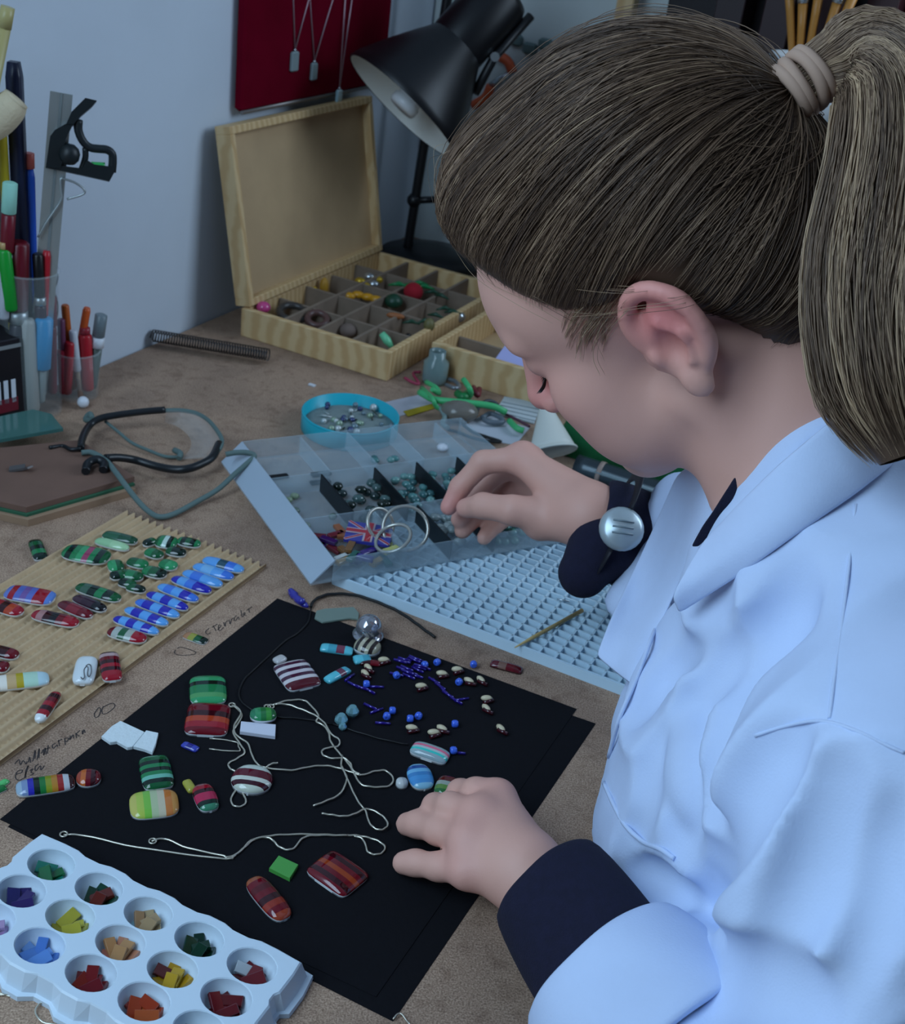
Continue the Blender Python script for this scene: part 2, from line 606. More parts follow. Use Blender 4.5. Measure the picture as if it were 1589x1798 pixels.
for i, (a, b, cs, lb) in enumerate([
        ((1180, 315), (1415, 382), [LB, LB, (38, 78, 96), MBl, LB], 'light blue bar with a dark chip, first from the top of the blue row'),
        ((1125, 352), (1355, 425), [LB, (120, 178, 224), LB, MBl], 'second light blue bar from the top of the blue row'),
        ((1065, 390), (1290, 468), [LB, MBl, LB, LB], 'third light blue bar from the top of the blue row'),
        ((1000, 425), (1225, 505), [DB, LB, MBl, DB, DB], 'blue bar with dark ends, fourth of the blue row'),
        ((920, 470), (1150, 555), [LB, MBl, LB, DB, MBl], 'blue and navy bar, fifth of the blue row'),
        ((855, 515), (1090, 605), [DB, LB, DB, LB, DB], 'banded navy and blue bar, sixth of the blue row'),
        ((790, 560), (1040, 648), [MBl, DB, LB, DB, LB], 'banded blue and navy bar, seventh of the blue row'),
        ((728, 605), (975, 695), [LB, DB, LB, DB, LB], 'light blue and navy banded bar, eighth of the blue row'),
        ((662, 658), (920, 745), [DB, LB, DB, LB, DB, LB], 'blue and navy banded bar at the bottom of the blue row')]):
    cab(S6(*a), S6(*b), 17, cs, CZ, lb, n=3, group='blue glass bars in a row on the card')
cab(S6(628, 730), S6(848, 785), 22, [R2, (170, 176, 170), G2, (160, 170, 160), R1, R1], CZ, 'red, white and green striped bar below the blue row', n=3)
cab(S6(35, 500), S6(315, 548), 31, [(96, 118, 190), R1, (86, 100, 176), (112, 84, 150), (90, 104, 180), R1, R1, (92, 128, 200)], CZ, 'blue and red striped square piece near the left of the card', n=4)
cab(S6(-60, 565), S6(128, 630), 26, [RO, R1, RD, RO, R1], CZ, 'red and orange oval cut by the left edge of the picture')
cab(S6(188, 632), S6(455, 692), 22, [R1, (166, 120, 120), RD, K, R2, R1, R1], CZ, 'long red and black striped bar below the blue and red square')
cab(S6(445, 470), S6(698, 550), 22, [G2, (60, 92, 76), GD, G1, GD, G2], CZ, 'long dark green striped bar left of the green heap')
cab(S6(430, 535), S6(612, 612), 20, [(66, 40, 52), (52, 30, 44), K], CZ + .0005, 'dark plum bar between the green and the red bars')
cab(S6(345, 570), S6(532, 650), 21, [(96, 34, 44), (128, 36, 48), R2], CZ, 'dull red oval below the dark plum bar')
cab(S6(-60, 838), S6(105, 880), 22, [R2, RD, R2], CZ, 'dark red bar at the left picture edge, upper of two')
cab(S6(-50, 935), S6(52, 950), 20, [RD, R2], CZ, 'blackish red piece at the left picture edge, lower of two')
cab(S6(-70, 1045), S6(287, 1005), 25, [((206, 84, 52), 1.6), (230, 222, 210), ((196, 164, 120), 1.3), (178, 156, 40), ((176, 210, 190), 2), ((178, 206, 216), 1.6)], CZ, 'long bar banded orange, cream, olive and pale mint', n=4)
wc = cab(S6(512, 888), S6(478, 1042), 40, [(214, 222, 226)], CZ, 'white rounded glass piece with a scribble in the middle', n=4, h=.006)
cab(S6(630, 858), S6(655, 1022), 37, [RD, (180, 150, 150), R2, RD, R1, RD, R1, R1], CZ, 'dark red striped piece right of the scribbled white one', n=5)
cab(S6(335, 1090), S6(222, 1258), 23, [R1, RD, R2, R1, RD, R1, WHITE], CZ, 'red and black bar tipped white on the front of the card', n=3.5)
cab(S6(1072, 748), S6(1202, 793), 15, [(170, 120, 84), (150, 150, 60), G2, GD], 0, 'small tan, lime and green striped bar on bare chipboard', n=5, h=.003)
# scribble
mb = MB()
for L in ([(470, 990), (480, 1000), (490, 990), (488, 950), (500, 930), (512, 935), (508, 975), (520, 985), (530, 960), (528, 925), (515, 915), (500, 925)],):
    mb.tube(catmull([tab(*S6(*p), CZ + .0061) for p in L], 4), .0004, 4)
mb.build('scribble', mat('scribble_ink', (92, 92, 96), .6), wc)
cab((-14, 1392), (14, 1372), 12, [(70, 170, 90), (90, 190, 110)], 0, 'bright green chip at the left picture edge, upper of two', n=6, h=.003)
cab((-12, 1376 + 18), (10, 1378 + 6), 12, [(22, 110, 52)], 0, 'dark green chip at the left picture edge, lower of two', n=6, h=.003)

# --- on the black paper
cab(S8(92, 762), S8(436, 712), 29, [(150, 172, 190), (120, 140, 176), (42, 40, 160), GD, (24, 110, 52), (132, 140, 34), (176, 120, 40), (150, 36, 34), (186, 190, 196), RD], PZ, 'rainbow striped glass bar beside a round red piece', n=4)
cab(S8(442, 697), S8(588, 693), 30, [(150, 60, 40), (186, 96, 44), R2, RD, R2], PZ, 'round red and orange piece at the end of the rainbow bar', n=2.1)
cab(S8(888, 570), S8(928, 758), 56, [G1, G2, GD, G1, GD, G1, (110, 180, 160), GD, G2], PZ, 'green and black striped pendant above the lemon and orange one', n=5)
cab(S8(752, 862), S8(1038, 832), 48, [(190, 184, 96), (170, 190, 80), (120, 186, 70), (176, 190, 150), (196, 186, 160), (196, 118, 60), (198, 140, 74)], PZ, 'rounded pendant banded lemon, lime, cream and orange', n=3.6)
cab(S8(1080, 705), S8(1122, 770), 17, [(166, 160, 66)], PZ, 'tiny lime yellow chip beside the small red oval', n=5, h=.0035, base=(166, 160, 66))
cab(S8(1165, 735), S8(1225, 885), 40, [(140, 90, 90), R1, RD, (176, 34, 74), (176, 34, 74), GD, (60, 130, 100)], PZ, 'small crimson oval pendant with a green foot', n=3)
cab(S8(1205, 103), S8(1212, 262), 65, [G1, G3, GD, G1, G1, (80, 150, 90), G3], PZ, 'green striped pendant above the wide red one', n=5)
cab(S8(1222, 262), S8(1192, 445), 77, [R2, R2, RD, RO, R1, R2], PZ, 'wide dark red pendant below the green striped one', n=6)
cab(S8(1060, 488), S8(1150, 525), 12, [(60, 70, 170), (40, 44, 130), (60, 70, 170)], PZ, 'small blue glass sliver below the wide red pendant', n=6, h=.0025, base=(50, 56, 150))
cab(S7(345, 400), S7(432, 525), 62, [(206, 198, 200), (70, 34, 56), (206, 198, 200), (64, 30, 52), (200, 190, 196), (70, 34, 56), (206, 198, 200), (84, 20, 32), (84, 20, 32)], PZ, 'pendant striped white and plum with a dark red end', n=6)
cab(S7(280, 395), S7(328, 370), 15, [(186, 184, 184)], PZ + .004, 'small grey bail on the plum striped pendant', n=4, h=.003, name='pendant_bail', cat='bail', base=(186, 184, 184))
cab(S7(160, 655), S7(288, 652), 23, [(40, 120, 84), (52, 140, 92), (36, 110, 60), (60, 140, 60), (28, 96, 50)], PZ + .003, 'green oval piece resting on a white block', n=2.4)
cab(S7(72, 955), S7(268, 985), 48, [(200, 206, 190), (60, 14, 28), (206, 208, 196), (90, 18, 36), (90, 18, 36), (200, 206, 196), (190, 200, 188)], PZ, 'burgundy and cream striped round pendant on a silver chain', n=2.2, cross=True, h=.007)
T1 = (92, 190, 206)
cab(S7(500, 325), S7(656, 347), 13, [T1, (70, 160, 180), (120, 60, 80), T1], PZ, 'long turquoise bar near the glass ball', n=8, base=T1, h=.004)
cab(S7(528, 488), S7(635, 430), 16, [T1, T1, (110, 60, 80), (84, 170, 190)], PZ, 'shorter turquoise bar beside the plum striped pendant', n=8, base=T1, h=.004)
cab(S7(660, 388), S7(742, 380), 14, [T1, (70, 160, 180)], PZ, 'stubby turquoise bar under the striped coil', n=8, base=T1, h=.004)
cab(S7(690, 395), S7(790, 405), 9, [RD, R2], PZ, 'dark red sliver under the striped coil', n=6, base=RD, h=.003)
o = cab(S7(668, 312), S7(782, 352), 28, [(170, 164, 140), (40, 34, 34), (180, 172, 150), (44, 36, 36), (170, 164, 142), (44, 36, 36), (160, 156, 134)], PZ, 'cream and black striped piece under the glass ball', n=2.6, h=.008)
cab(S7(938, 808), S7(1114, 868), 24, [((150, 170, 176), 1.5), (60, 200, 190), (180, 200, 200), (226, 110, 140), (150, 170, 170), (110, 140, 140)], PZ, 'silvery dichroic bar with pink and mint streaks', n=5, cross=True, h=.006)
cab(S7(960, 895), S7(1000, 1012), 44, [(120, 178, 210), (40, 84, 150), (110, 176, 216), (60, 130, 190), (70, 146, 206), (70, 140, 200), (130, 184, 210)], PZ, 'round blue striped pendant near the fingertips', n=2.5)
cab(S7(862, 985), S7(920, 980), 17, [(196, 200, 200), (170, 176, 180)], PZ, 'knobbly white bail beside the round blue pendant', n=2, h=.005, name='pendant_bail', cat='bail')
cab(S7(1052, 990), S7(1165, 1020), 36, [(40, 100, 50), (90, 130, 60), (150, 160, 150), (90, 30, 30), (100, 26, 30)], PZ, 'green and red pendant pinched at the fingertips', n=3, cross=True, h=.006)
cab(SP(205, 748), SP(402, 985), 42, [(150, 80, 50), R2, (84, 16, 24), R2, RD, (140, 44, 28), R2, (150, 60, 40)], PZ, 'long red brown oval pendant lowest on the black paper', n=3.2)
cab(SP(590, 640), SP(820, 800), 63, [R2, RD, R2, (150, 60, 26), R2, RD, R2], PZ, 'big dark red striped rectangle left of the resting hand', n=7, cross=True)
cab(S7(1318, 400), S7(1470, 440), 12, [(90, 30, 40), (120, 90, 80), (96, 20, 32), (84, 18, 28)], 0, 'dark red bar beside the black paper near the white grille', n=8, base=RD, h=.004)


def chip(px, z, th, m, name, label, cat, bev=.0003, group=None):
    mb = MB().prism([tab(x, y, z) for x, y in px], z, z + th, 0, bev)
    return tag(mb.build(name, m), label, cat, group)


chip([SP(360, 622), SP(475, 675), SP(425, 755), SP(305, 695)], PZ, .003, tmat((96, 190, 88), .12), 'glass_tile', 'square bright green glass tile on the black paper', 'glass tile')
chip([S8(590, 455), S8(650, 395), S8(700, 365), S8(840, 430), S8(800, 480), S8(770, 515), S8(740, 520), S8(680, 485), S8(640, 490)], PZ, .0025, mat('ceramic_fibre', (214, 224, 228), .9, bump=.5, bscale=300), 'fibre_paper', 'larger torn white fibre paper scrap', 'paper scrap')
chip([S8(775, 513), S8(850, 420), S8(920, 435), S8(905, 500), S8(885, 548), S8(840, 530)], PZ, .0025, MATS['ceramic_fibre'], 'fibre_paper', 'smaller torn white fibre paper scrap', 'paper scrap')
chip([S7(118, 690), S7(285, 705), S7(282, 762), S7(112, 738)], PZ, .0028, mat('white_block', (206, 208, 222), .6), 'white_block', 'white rectangular block under the green oval piece', 'block')
chip([S7(480, 150), S7(520, 140), S7(660, 132), S7(685, 160), S7(682, 190), S7(640, 185), S7(510, 205), S7(472, 185)], .0012, .0015, mat('clear_tag', (150, 170, 160), .25, trans=.4), 'plastic_tag', 'translucent greenish plastic tag beside the black cord', 'tag')

# glass ball
gb = tab(*S7(728, 275), PZ)
mb = MB().ball(gb + ZUP * .0105, .0105, 20)
mb.lathe(gb + ZUP * .002, ZUP, [(.0085, 0), (.0125, .0005), (.0125, .002), (.0085, .003)], 20)
tag(mb.build('glass_ball', mat('mirror_glass', (170, 172, 180), .08, metal=.75)), 'shiny silvery ball on the far edge of the black paper', 'ball')


# ---- chains (fine snake chain laid on the paper)
M_SILV = mat('silver_chain', (206, 200, 184), .32, metal=.7)


def chain(paths, name, label, r=.0007, z=PZ, mt=None, cat='chain', extra=None):
    base = tab(*paths[0][0], z)
    t = thing(name, base, label, cat)
    for i, pth in enumerate(paths):
        pts = catmull([tab(x, y, z + r) for x, y in pth], 5)
        pts = [p + ZUP * (.0003 * i + .0004 * (math.sin(k * .7) ** 2)) for k, p in enumerate(pts)]
        MB().tube(pts, r, 5).build('strand', mt or M_SILV, t)
    for (x, y) in extra or []:
        p = tab(x, y, z + r)
        ring = [p + .0022 * np.array([math.cos(a), math.sin(a), 0]) + ZUP * .0006 for a in np.linspace(0, 2 * math.pi, 13)[:-1]]
        MB().tube(ring, .0006, 5, closed=True).build('clasp', M_SILV, t)
    return t


c1 = [[S7(*p) for p in L] for L in (
    [(75, 598), (110, 625), (122, 655), (95, 700), (80, 730), (110, 780), (136, 825), (100, 855), (58, 880), (68, 905), (96, 918)],
    [(100, 1000), (70, 1050), (85, 1085), (125, 1085), (142, 1060), (122, 1015)],
    [(85, 600), (118, 640), (85, 700), (95, 745), (150, 785), (170, 840), (200, 888), (250, 905), (360, 915), (440, 900), (520, 893), (590, 905), (650, 925), (700, 938), (760, 920), (815, 918), (850, 955), (830, 990), (760, 996), (700, 985), (672, 950), (645, 900), (615, 860), (580, 820), (548, 775), (540, 735), (515, 700), (480, 680), (490, 650), (440, 590), (400, 576), (330, 582), (270, 602)],
    [(280, 598), (340, 600), (400, 620), (470, 650), (520, 690), (550, 740), (590, 770), (585, 800), (540, 808), (508, 822), (515, 845), (560, 860), (612, 858), (645, 885), (655, 915), (690, 938)],
    [(605, 845), (600, 900), (625, 945), (620, 985), (590, 1035), (530, 1065), (465, 1090)],
    [(240, 905), (262, 890), (295, 884)])]
tail = [SP(*p) for p in [(725, 90), (755, 160), (800, 260), (835, 320), (865, 355), (885, 420), (915, 455), (955, 467), (992, 445), (985, 410), (940, 370), (870, 345), (800, 375), (740, 388), (670, 380), (610, 372)]]
chain(c1 + [tail], 'silver_chain', 'tangled silver chain looping across the middle of the black paper', extra=[S7(75, 600), S7(262, 607), S7(245, 608)])
c2 = [[(112, 1466), (150, 1468), (240, 1488), (370, 1506), (405, 1508)] + [SP(*p) for p in [(100, 612), (160, 560), (220, 512), (300, 492), (420, 482), (600, 482), (720, 487), (800, 487), (870, 497), (940, 520), (980, 555), (960, 590), (915, 598), (878, 580), (868, 545), (845, 505), (800, 490)]],
      [(266, 1478), (290, 1474), (330, 1490), (390, 1503)] + [SP(*p) for p in [(60, 618), (130, 590), (200, 520), (280, 500), (325, 515), (360, 552), (410, 573), (455, 560), (490, 515), (540, 492), (640, 488), (760, 490)]]]
chain(c2, 'silver_chain', 'silver chain lying nearly straight above the green tile', extra=[(112, 1466), (268, 1478)])
# staple wire and cord
chain([[S8(1218, 452), S8(1365, 472), S8(1385, 500), S8(1382, 528), S8(1215, 515)]], 'wire_clip', 'thin silver wire clip below the wide red pendant', r=.0005, cat='wire')
M_CORD = mat('black_cord', (22, 24, 26), .6)
chain([[S7(*p) for p in [(455, 125), (470, 95), (520, 70), (590, 63), (680, 72), (780, 105), (870, 145), (940, 190), (1000, 235), (1052, 272)]]], 'leather_cord', 'curved black leather cord between black paper and white grille', r=.0013, z=.001, mt=M_CORD, cat='cord')
chain([[S7(*p) for p in [(455, 128), (440, 200), (380, 260), (330, 290), (200, 410), (130, 480), (110, 560), (170, 620), (300, 655), (420, 665), (560, 690)]], [S7(*p) for p in [(560, 690), (680, 730), (800, 765), (920, 790)]]], 'black_thread', 'thin black cord curling over the black paper', r=.0007, z=PZ, mt=mat('dark_thread', (10, 10, 14), .5), cat='cord')
bt = thing('cord_tie', tab(*S7(400, 90)), 'shiny blue tie knotted at the end of the black cord', 'tie')
M_BTIE = mat('blue_foil', (52, 50, 150), .25, coat=.5)
MB().tube(catmull([tab(*S7(x, y), .003) for x, y in [(352, 40), (375, 70), (400, 95), (440, 125)]], 4), [.0012, .003, .0032, .0036, .0038, .003, .0032, .0036, .0034, .003, .0028, .0024, .001], 6).build('band', M_BTIE, bt)
MB().ball(tab(*S7(412, 98), .006), .003, 10).build('knot', M_BTIE, bt)
MB().tube(catmull([tab(*S7(x, y), .004) for x, y in [(380, 75), (365, 60), (350, 62)]], 4), .0014, 5).build('tail', M_BTIE, bt)

# ---- beads
BLUEB = mat('blue_bead', (64, 104, 220), .15, coat=.5)
CREAMB = mat('cream_bead', (206, 192, 160), .4)
REDB = mat('dark_red_bead', (58, 10, 20), .2, coat=.4)
PURB = mat('purple_bugle', (40, 20, 130), .10, metal=.3, coat=.8)
IRI = mat('iridescent_crystal', (130, 178, 186), .08, metal=.5)


def bead_mesh(r, h, hole, m, name):
    mb = MB().lathe((0, 0, 0), (1, 0, 0), [(hole, -h), (r * .75, -h), (r, -h * .6), (r * 1.02, 0), (r, h * .6), (r * .75, h), (hole, h), (hole, -h)], 12)
    return mb.mesh(name, m, (0, 0, 0))


def beads(me, r, pts, name, cat, grp, labels, z=PZ, upright=False):
    for i, (p, lb) in enumerate(zip(pts, labels)):
        o = bpy.data.objects.new(name, me)
        COL.objects.link(o)
        q = tab(*p, z)
        o.location = (q[0], q[1], z + r)
        o.rotation_euler = (0, 0 if not upright else math.pi / 2, RND.uniform(0, 3.1))
        tag(o, lb, cat, grp)


bl = [(1060, 405), (1000, 417), (865, 468), (720, 510), (1235, 415), (1165, 500), (845, 638), (818, 665), (930, 677), (970, 664), (1145, 702), (1138, 830)]
beads(bead_mesh(.0028, .0023, .0008, BLUEB, 'blue_bead'), .0028, [S7(*p) for p in bl], 'blue_bead', 'bead', 'blue beads on the black paper',
      ['small round blue glass bead scattered on the black paper'] * 12)
cm = MB().ball((0, 0, 0), (.0046, .0025, .0022), 10).mesh('cream_bead', CREAMB, (0, 0, 0))
cr_ = [(1085, 460), (1158, 440), (715, 460), (985, 520), (1215, 495), (1272, 490), (1300, 580), (1298, 627), (1368, 725), (940, 722), (1045, 744), (1085, 725), (805, 394), (730, 432)]
for p in cr_:
    o = bpy.data.objects.new('cream_bead', cm)
    COL.objects.link(o)
    q = tab(*S7(*p), PZ)
    o.location = (q[0], q[1], PZ + .0019 + .0016)
    o.rotation_euler = (0, 0, RND.choice([.2, -.5, 2.4, .0, -.9]))
    rb = bpy.data.objects.new('red_bead', MB().tube([(-.0042, 0, -.0018), (.0042, 0, -.0018)], .0016, 8).mesh('red_bead', REDB, (0, 0, 0)) if p == cr_[0] else rbm)
    if p == cr_[0]:
        rbm = rb.data
    COL.objects.link(rb)
    rb.location = (q[0] + .0012, q[1] - .0022, PZ + .0036)
    rb.rotation_euler = (0, 0, o.rotation_euler[2] + .4)
    o.location = (q[0] - .0004, q[1] + .0012, PZ + .0022)
    tag(o, 'oval cream bead scattered on the black paper', 'bead', 'cream beads on the black paper')
    tag(rb, 'dark red tube bead lying against a cream bead', 'bead', 'dark red tube beads on the black paper')
pm = MB().tube([(-.0055, 0, 0), (.0055, 0, 0)], .0011, 6).mesh('bugle_bead', PURB, (0, 0, 0))
R2d = random.Random(3)
bug = [(R2d.uniform(865, 1000), R2d.uniform(380, 470), -.35) for _ in range(20)] + [(1040 + 18 * i + R2d.uniform(-8, 8), 490 + 14 * i + R2d.uniform(-14, 8), -.75) for i in range(7)] + [(640, 470, .9), (660, 505, -.5), (700, 520, -.5), (735, 533, -.5), (770, 515, .3), (740, 610, -.5), (770, 630, .9), (800, 690, .2), (1180, 575, .5), (1160, 832, 0)]
for i, (x, y, a) in enumerate(bug):
    o = bpy.data.objects.new('bugle_bead', pm)
    COL.objects.link(o)
    q = tab(*S7(x, y), PZ)
    o.location = (q[0], q[1], PZ + .0011 + (.0016 if i % 3 == 1 and i < 20 else 0))
    o.rotation_euler = (0, 0, a + R2d.uniform(-.18, .18))
    lb = 'violet bugle bead in the dense violet heap near the paper edge' if i < 20 else ('violet bugle bead in the slanting row by the violet heap' if i < 27 else 'stray violet bugle bead away from the heap')
    tag(o, lb, 'bead', 'violet bugle beads ' + ('heap' if i < 20 else 'row' if i < 27 else 'strays'))
for p, lb in (((652, 650), 'upper of two iridescent crystal beads side by side'), ((598, 690), 'lower left of two iridescent crystal beads side by side'), ((606, 716), 'small iridescent crystal bead in front of the lower crystal')):
    q = tab(*S7(*p), PZ)
    r = .0048 if p[0] != 606 else .003
    mb = MB().lathe(q, ZUP, [(.0, 0), (r * .55, 0), (r, r * .7), (r, r * 1.1), (r * .55, r * 1.8), (0, r * 1.8)], 9, smooth=False)
    tag(mb.build('crystal_bead', IRI), lb, 'bead', 'iridescent crystal beads')

# ================================================================ white palette with glass chips
TZ = .0165
Z1 = lambda x, y: (x / 2.943, 1440 + y / 2.943)
wells = {(0, 0): (262, 225), (1, 0): (510, 350), (2, 0): (770, 480), (3, 0): (1035, 615), (4, 0): (1300, 755), (0, 1): (110, 360), (1, 1): (350, 485), (2, 1): (615, 620), (3, 1): (880, 760), (4, 1): (1160, 900), (1, 2): (180, 635), (2, 2): (450, 775), (3, 2): (720, 920)}
Amat, Bm = [], []
for (i, j), p in wells.items():
    Amat.append([1, i, j])
    Bm.append(tab(*Z1(*p), TZ)[:2])
sol = np.linalg.lstsq(np.array(Amat, float), np.array(Bm), rcond=None)[0]
po, pa, pb = [np.array([*s, 0]) for s in sol]
ea, eb = unit(pa), unit(pb)
la, lb_ = np.linalg.norm(pa), np.linalg.norm(pb)
eb = np.array([ea[1], -ea[0], 0]) * np.sign(np.array([ea[1], -ea[0], 0]) @ pb)
M_PAL = mat('palette_plastic', (206, 222, 236), .35)
pal = thing('paint_palette', po + 2 * pa + 2 * pb, 'white plastic palette with round wells of coloured glass chips', 'palette')
WR, WB = .0140, .0114
N = 32
wc_ = lambda i, j: po + ea * la * i + eb * lb_ * j + ZUP * TZ
mb = MB()
for i in range(5):
    for j in range(3):
        c = wc_(i, j)
        vs, fs = [], []
        cor = math.atan2(lb_, la)
        angs = sorted(list(np.linspace(0, 2 * math.pi, N - 3)[:-1]) + [cor, math.pi - cor, math.pi + cor, 2 * math.pi - cor])
        for t in angs:
            d = ea * math.cos(t) + eb * math.sin(t)
            s = 1 / max(abs(math.cos(t)) / (la / 2), abs(math.sin(t)) / (lb_ / 2))
            e = ea * math.cos(t) * WR + eb * math.sin(t) * WB
            vs += [c + d * s, c + e * 1.04, c + e - ZUP * .0007]
        for k in range(len(angs)):
            a, b = 3 * k, 3 * ((k + 1) % len(angs))
            fs += [(a, b, b + 1, a + 1), (a + 1, b + 1, b + 2, a + 2)]
        mb.add(vs, fs, 0, False)
        w = MB()
        rows = [[c - ZUP * (.0007 + .0135 * math.sin(q)) + (ea * math.cos(2 * math.pi * k / N) * WR + eb * math.sin(2 * math.pi * k / N) * WB) * max(math.cos(q), 1e-3) for k in range(N)] for q in np.linspace(0, math.pi / 2, 9)]
        w.add([p for r_ in rows for p in r_], [(a * N + k, a * N + (k + 1) % N, (a + 1) * N + (k + 1) % N, (a + 1) * N + k) for a in range(8) for k in range(N)], 0, True)
        w.build('well', M_PAL, pal)
# rim + skirt with notches
out = []


def edge_pts(P0, P1, outd, n):
    r = [(P0, outd * .8 - unit(P1 - P0) * .8)]
    for k in range(n):
        a, b = k / n, (k + 1) / n
        for f, o in ((a + .07, 1), (b - .07, 1), (b - .03, .62), (b + .03, .62)):
            if f < 1 - 1e-6 and not (n - k == 1 and f > b - .05):
                r.append((P0 + (P1 - P0) * f, outd * o))
    return r


A0 = wc_(0, 0) - ea * la / 2 - eb * lb_ / 2
A1 = wc_(4, 0) + ea * la / 2 - eb * lb_ / 2
A2 = wc_(4, 2) + ea * la / 2 + eb * lb_ / 2
A3 = wc_(0, 2) - ea * la / 2 + eb * lb_ / 2
loop = edge_pts(A0, A1, -eb, 5) + edge_pts(A1, A2, ea, 3) + edge_pts(A2, A3, eb, 5) + edge_pts(A3, A0, -ea, 3)
n = len(loop)
vs = []
for p, o in loop:
    k = np.linalg.norm(o)
    od = o
    vs += [p, p + od * .0042 + ZUP * 0, p + od * .0052 - ZUP * .001, p + od * .0085 + (0 if k else 1) * 0 - ZUP * .0125, p + od * .0115 - ZUP * .0130, p + od * .0118 - ZUP * .0163]
fs = []
for k in range(n):
    a, b = 6 * k, 6 * ((k + 1) % n)
    for q in range(5):
        fs.append((a + q, a + q + 1, b + q + 1, b + q))
mb.add(vs, fs, 0, False)
mb.build('tray', M_PAL, pal)

CH = {(0, 0): [(30, 130, 110), (24, 110, 60), (60, 160, 80)], (1, 0): [(16, 70, 50), (110, 40, 30), (60, 16, 20), (20, 60, 40)],
      (2, 0): [(196, 170, 130), (190, 160, 120), (150, 196, 210), (190, 150, 110)], (3, 0): [(10, 50, 36), (14, 60, 40), (8, 36, 28), (20, 70, 50)],
      (4, 0): [(110, 24, 34), (120, 30, 40), (96, 18, 28), (206, 214, 220)], (0, 1): [(50, 40, 100), (60, 44, 110), (70, 30, 70), (44, 40, 110)],
      (1, 1): [(190, 180, 60), (196, 186, 66), (176, 166, 50)], (2, 1): [(206, 140, 110), (200, 150, 100), (214, 130, 110), (206, 150, 96)],
      (3, 1): [(196, 150, 30), (210, 170, 50), (200, 160, 40), (100, 24, 20)], (4, 1): [(100, 14, 22), (110, 20, 30), (84, 10, 20), (120, 24, 36), (96, 14, 24)],
      (0, 2): [(176, 140, 190), (190, 160, 200)], (1, 2): [(90, 140, 220), (110, 160, 230), (70, 120, 210), (100, 150, 226), (120, 166, 226)],
      (2, 2): [(130, 26, 30), (120, 24, 34), (20, 70, 56), (140, 36, 30), (110, 20, 26)], (3, 2): [(170, 60, 30), (190, 90, 40), (160, 40, 24), (180, 66, 34), (150, 40, 24)],
      (4, 2): [(10, 54, 44), (16, 70, 60)]}
CN = {(0, 0): 'teal and green', (1, 0): 'dark green and brown', (2, 0): 'tan and ice blue', (3, 0): 'bottle green', (4, 0): 'dark red and white', (0, 1): 'indigo', (1, 1): 'mustard yellow', (2, 1): 'peach', (3, 1): 'amber yellow', (4, 1): 'deep crimson', (0, 2): 'lilac', (1, 2): 'sky blue', (2, 2): 'brick red and teal', (3, 2): 'burnt orange', (4, 2): 'blackish teal'}
rp = random.Random(5)


def cname(c):
    r, g, b = c
    mx, mn = max(c), min(c)
    dark = 'dark ' if mx < 90 else ('pale ' if mn > 130 else '')
    if mx - mn < 26:
        return 'white' if mn > 150 else dark + 'grey'
    if mx == b:
        return dark + ('violet' if r > g else 'blue')
    if mx == g:
        return dark + ('teal' if b > r * 1.6 else 'green')
    return dark + ('orange' if g > b * 1.35 and g > .42 * r and g < .74 * r else 'yellow' if g >= .74 * r else 'red')


for (i, j), cols in CH.items():
    c = wc_(i, j) - ZUP * .0142
    cols = cols + cols[:2]
    for q, co in enumerate(cols):
        L = rp.uniform(.0050, .0066)
        Wd = rp.uniform(.0026, .0036)
        ang = 2 * math.pi * q / len(cols) + rp.uniform(-.4, .4)
        rad = .0056 if q < len(cols) - 1 else .0015
        d = ea * math.cos(ang) + eb * math.sin(ang) * .8
        # chip lies on the bowl: normal points to the bowl centre
        el = rad / .0144
        nrm = unit(-d * el + ZUP * math.sqrt(1 - el * el))
        cpos = c + d * rad + ZUP * (.0030 + .0142 * (1 - math.sqrt(1 - el * el)) * .95 + (.0022 if q % 2 else 0) + (.0015 if q == len(cols) - 1 else 0))
        if q == 1:
            nrm = unit(nrm + d * .9)
            cpos = cpos + ZUP * .0016
        X = unit(np.cross(nrm, np.array([math.cos(ang * 2.3), math.sin(ang * 2.3), .1])))
        Y = np.cross(nrm, X)
        mb = MB().box(cpos, (X, Y, nrm), (L, Wd, .0013), bev=.0003)
        o = tag(mb.build('glass_chip', tmat(co)), cname(co) + ' glass chip in the ' + CN[(i, j)] + ' palette well', 'glass chip', cname(co) + ' chips of the ' + CN[(i, j)] + ' well')
# loose wire loops beside the palette
chain([[(-8, 1742), (20, 1750), (45, 1748), (30, 1738), (8, 1736)], [(-5, 1728), (18, 1732), (30, 1740), (10, 1748), (-10, 1746)]], 'wire_loops', 'pale wire loops at the left edge below the palette', r=.0005, z=0, cat='wire')
chain([[(110, 1802), (75, 1795), (62, 1778), (68, 1764), (85, 1760)], [(690, 1790), (702, 1780), (716, 1796), (724, 1806)]], 'wire_loops', 'single pale wire curl at the bottom edge below the palette', r=.0005, z=.001, cat='wire')
# ================================================================ things along the wall
def plane(x, y, nrm, k):
    d = ray(x, y)
    return CC + d * ((k - CC @ nrm) / (d @ nrm))


def atv(x, y, v):
    return plane(x, y, AX_V, v)


def aty(x, y, p):
    """pixel -> point on the upright plane through p that faces the camera"""
    nrm = unit(np.array([p[0], p[1], 0]))
    return plane(x, y, nrm, np.array([p[0], p[1], 0]) @ nrm)


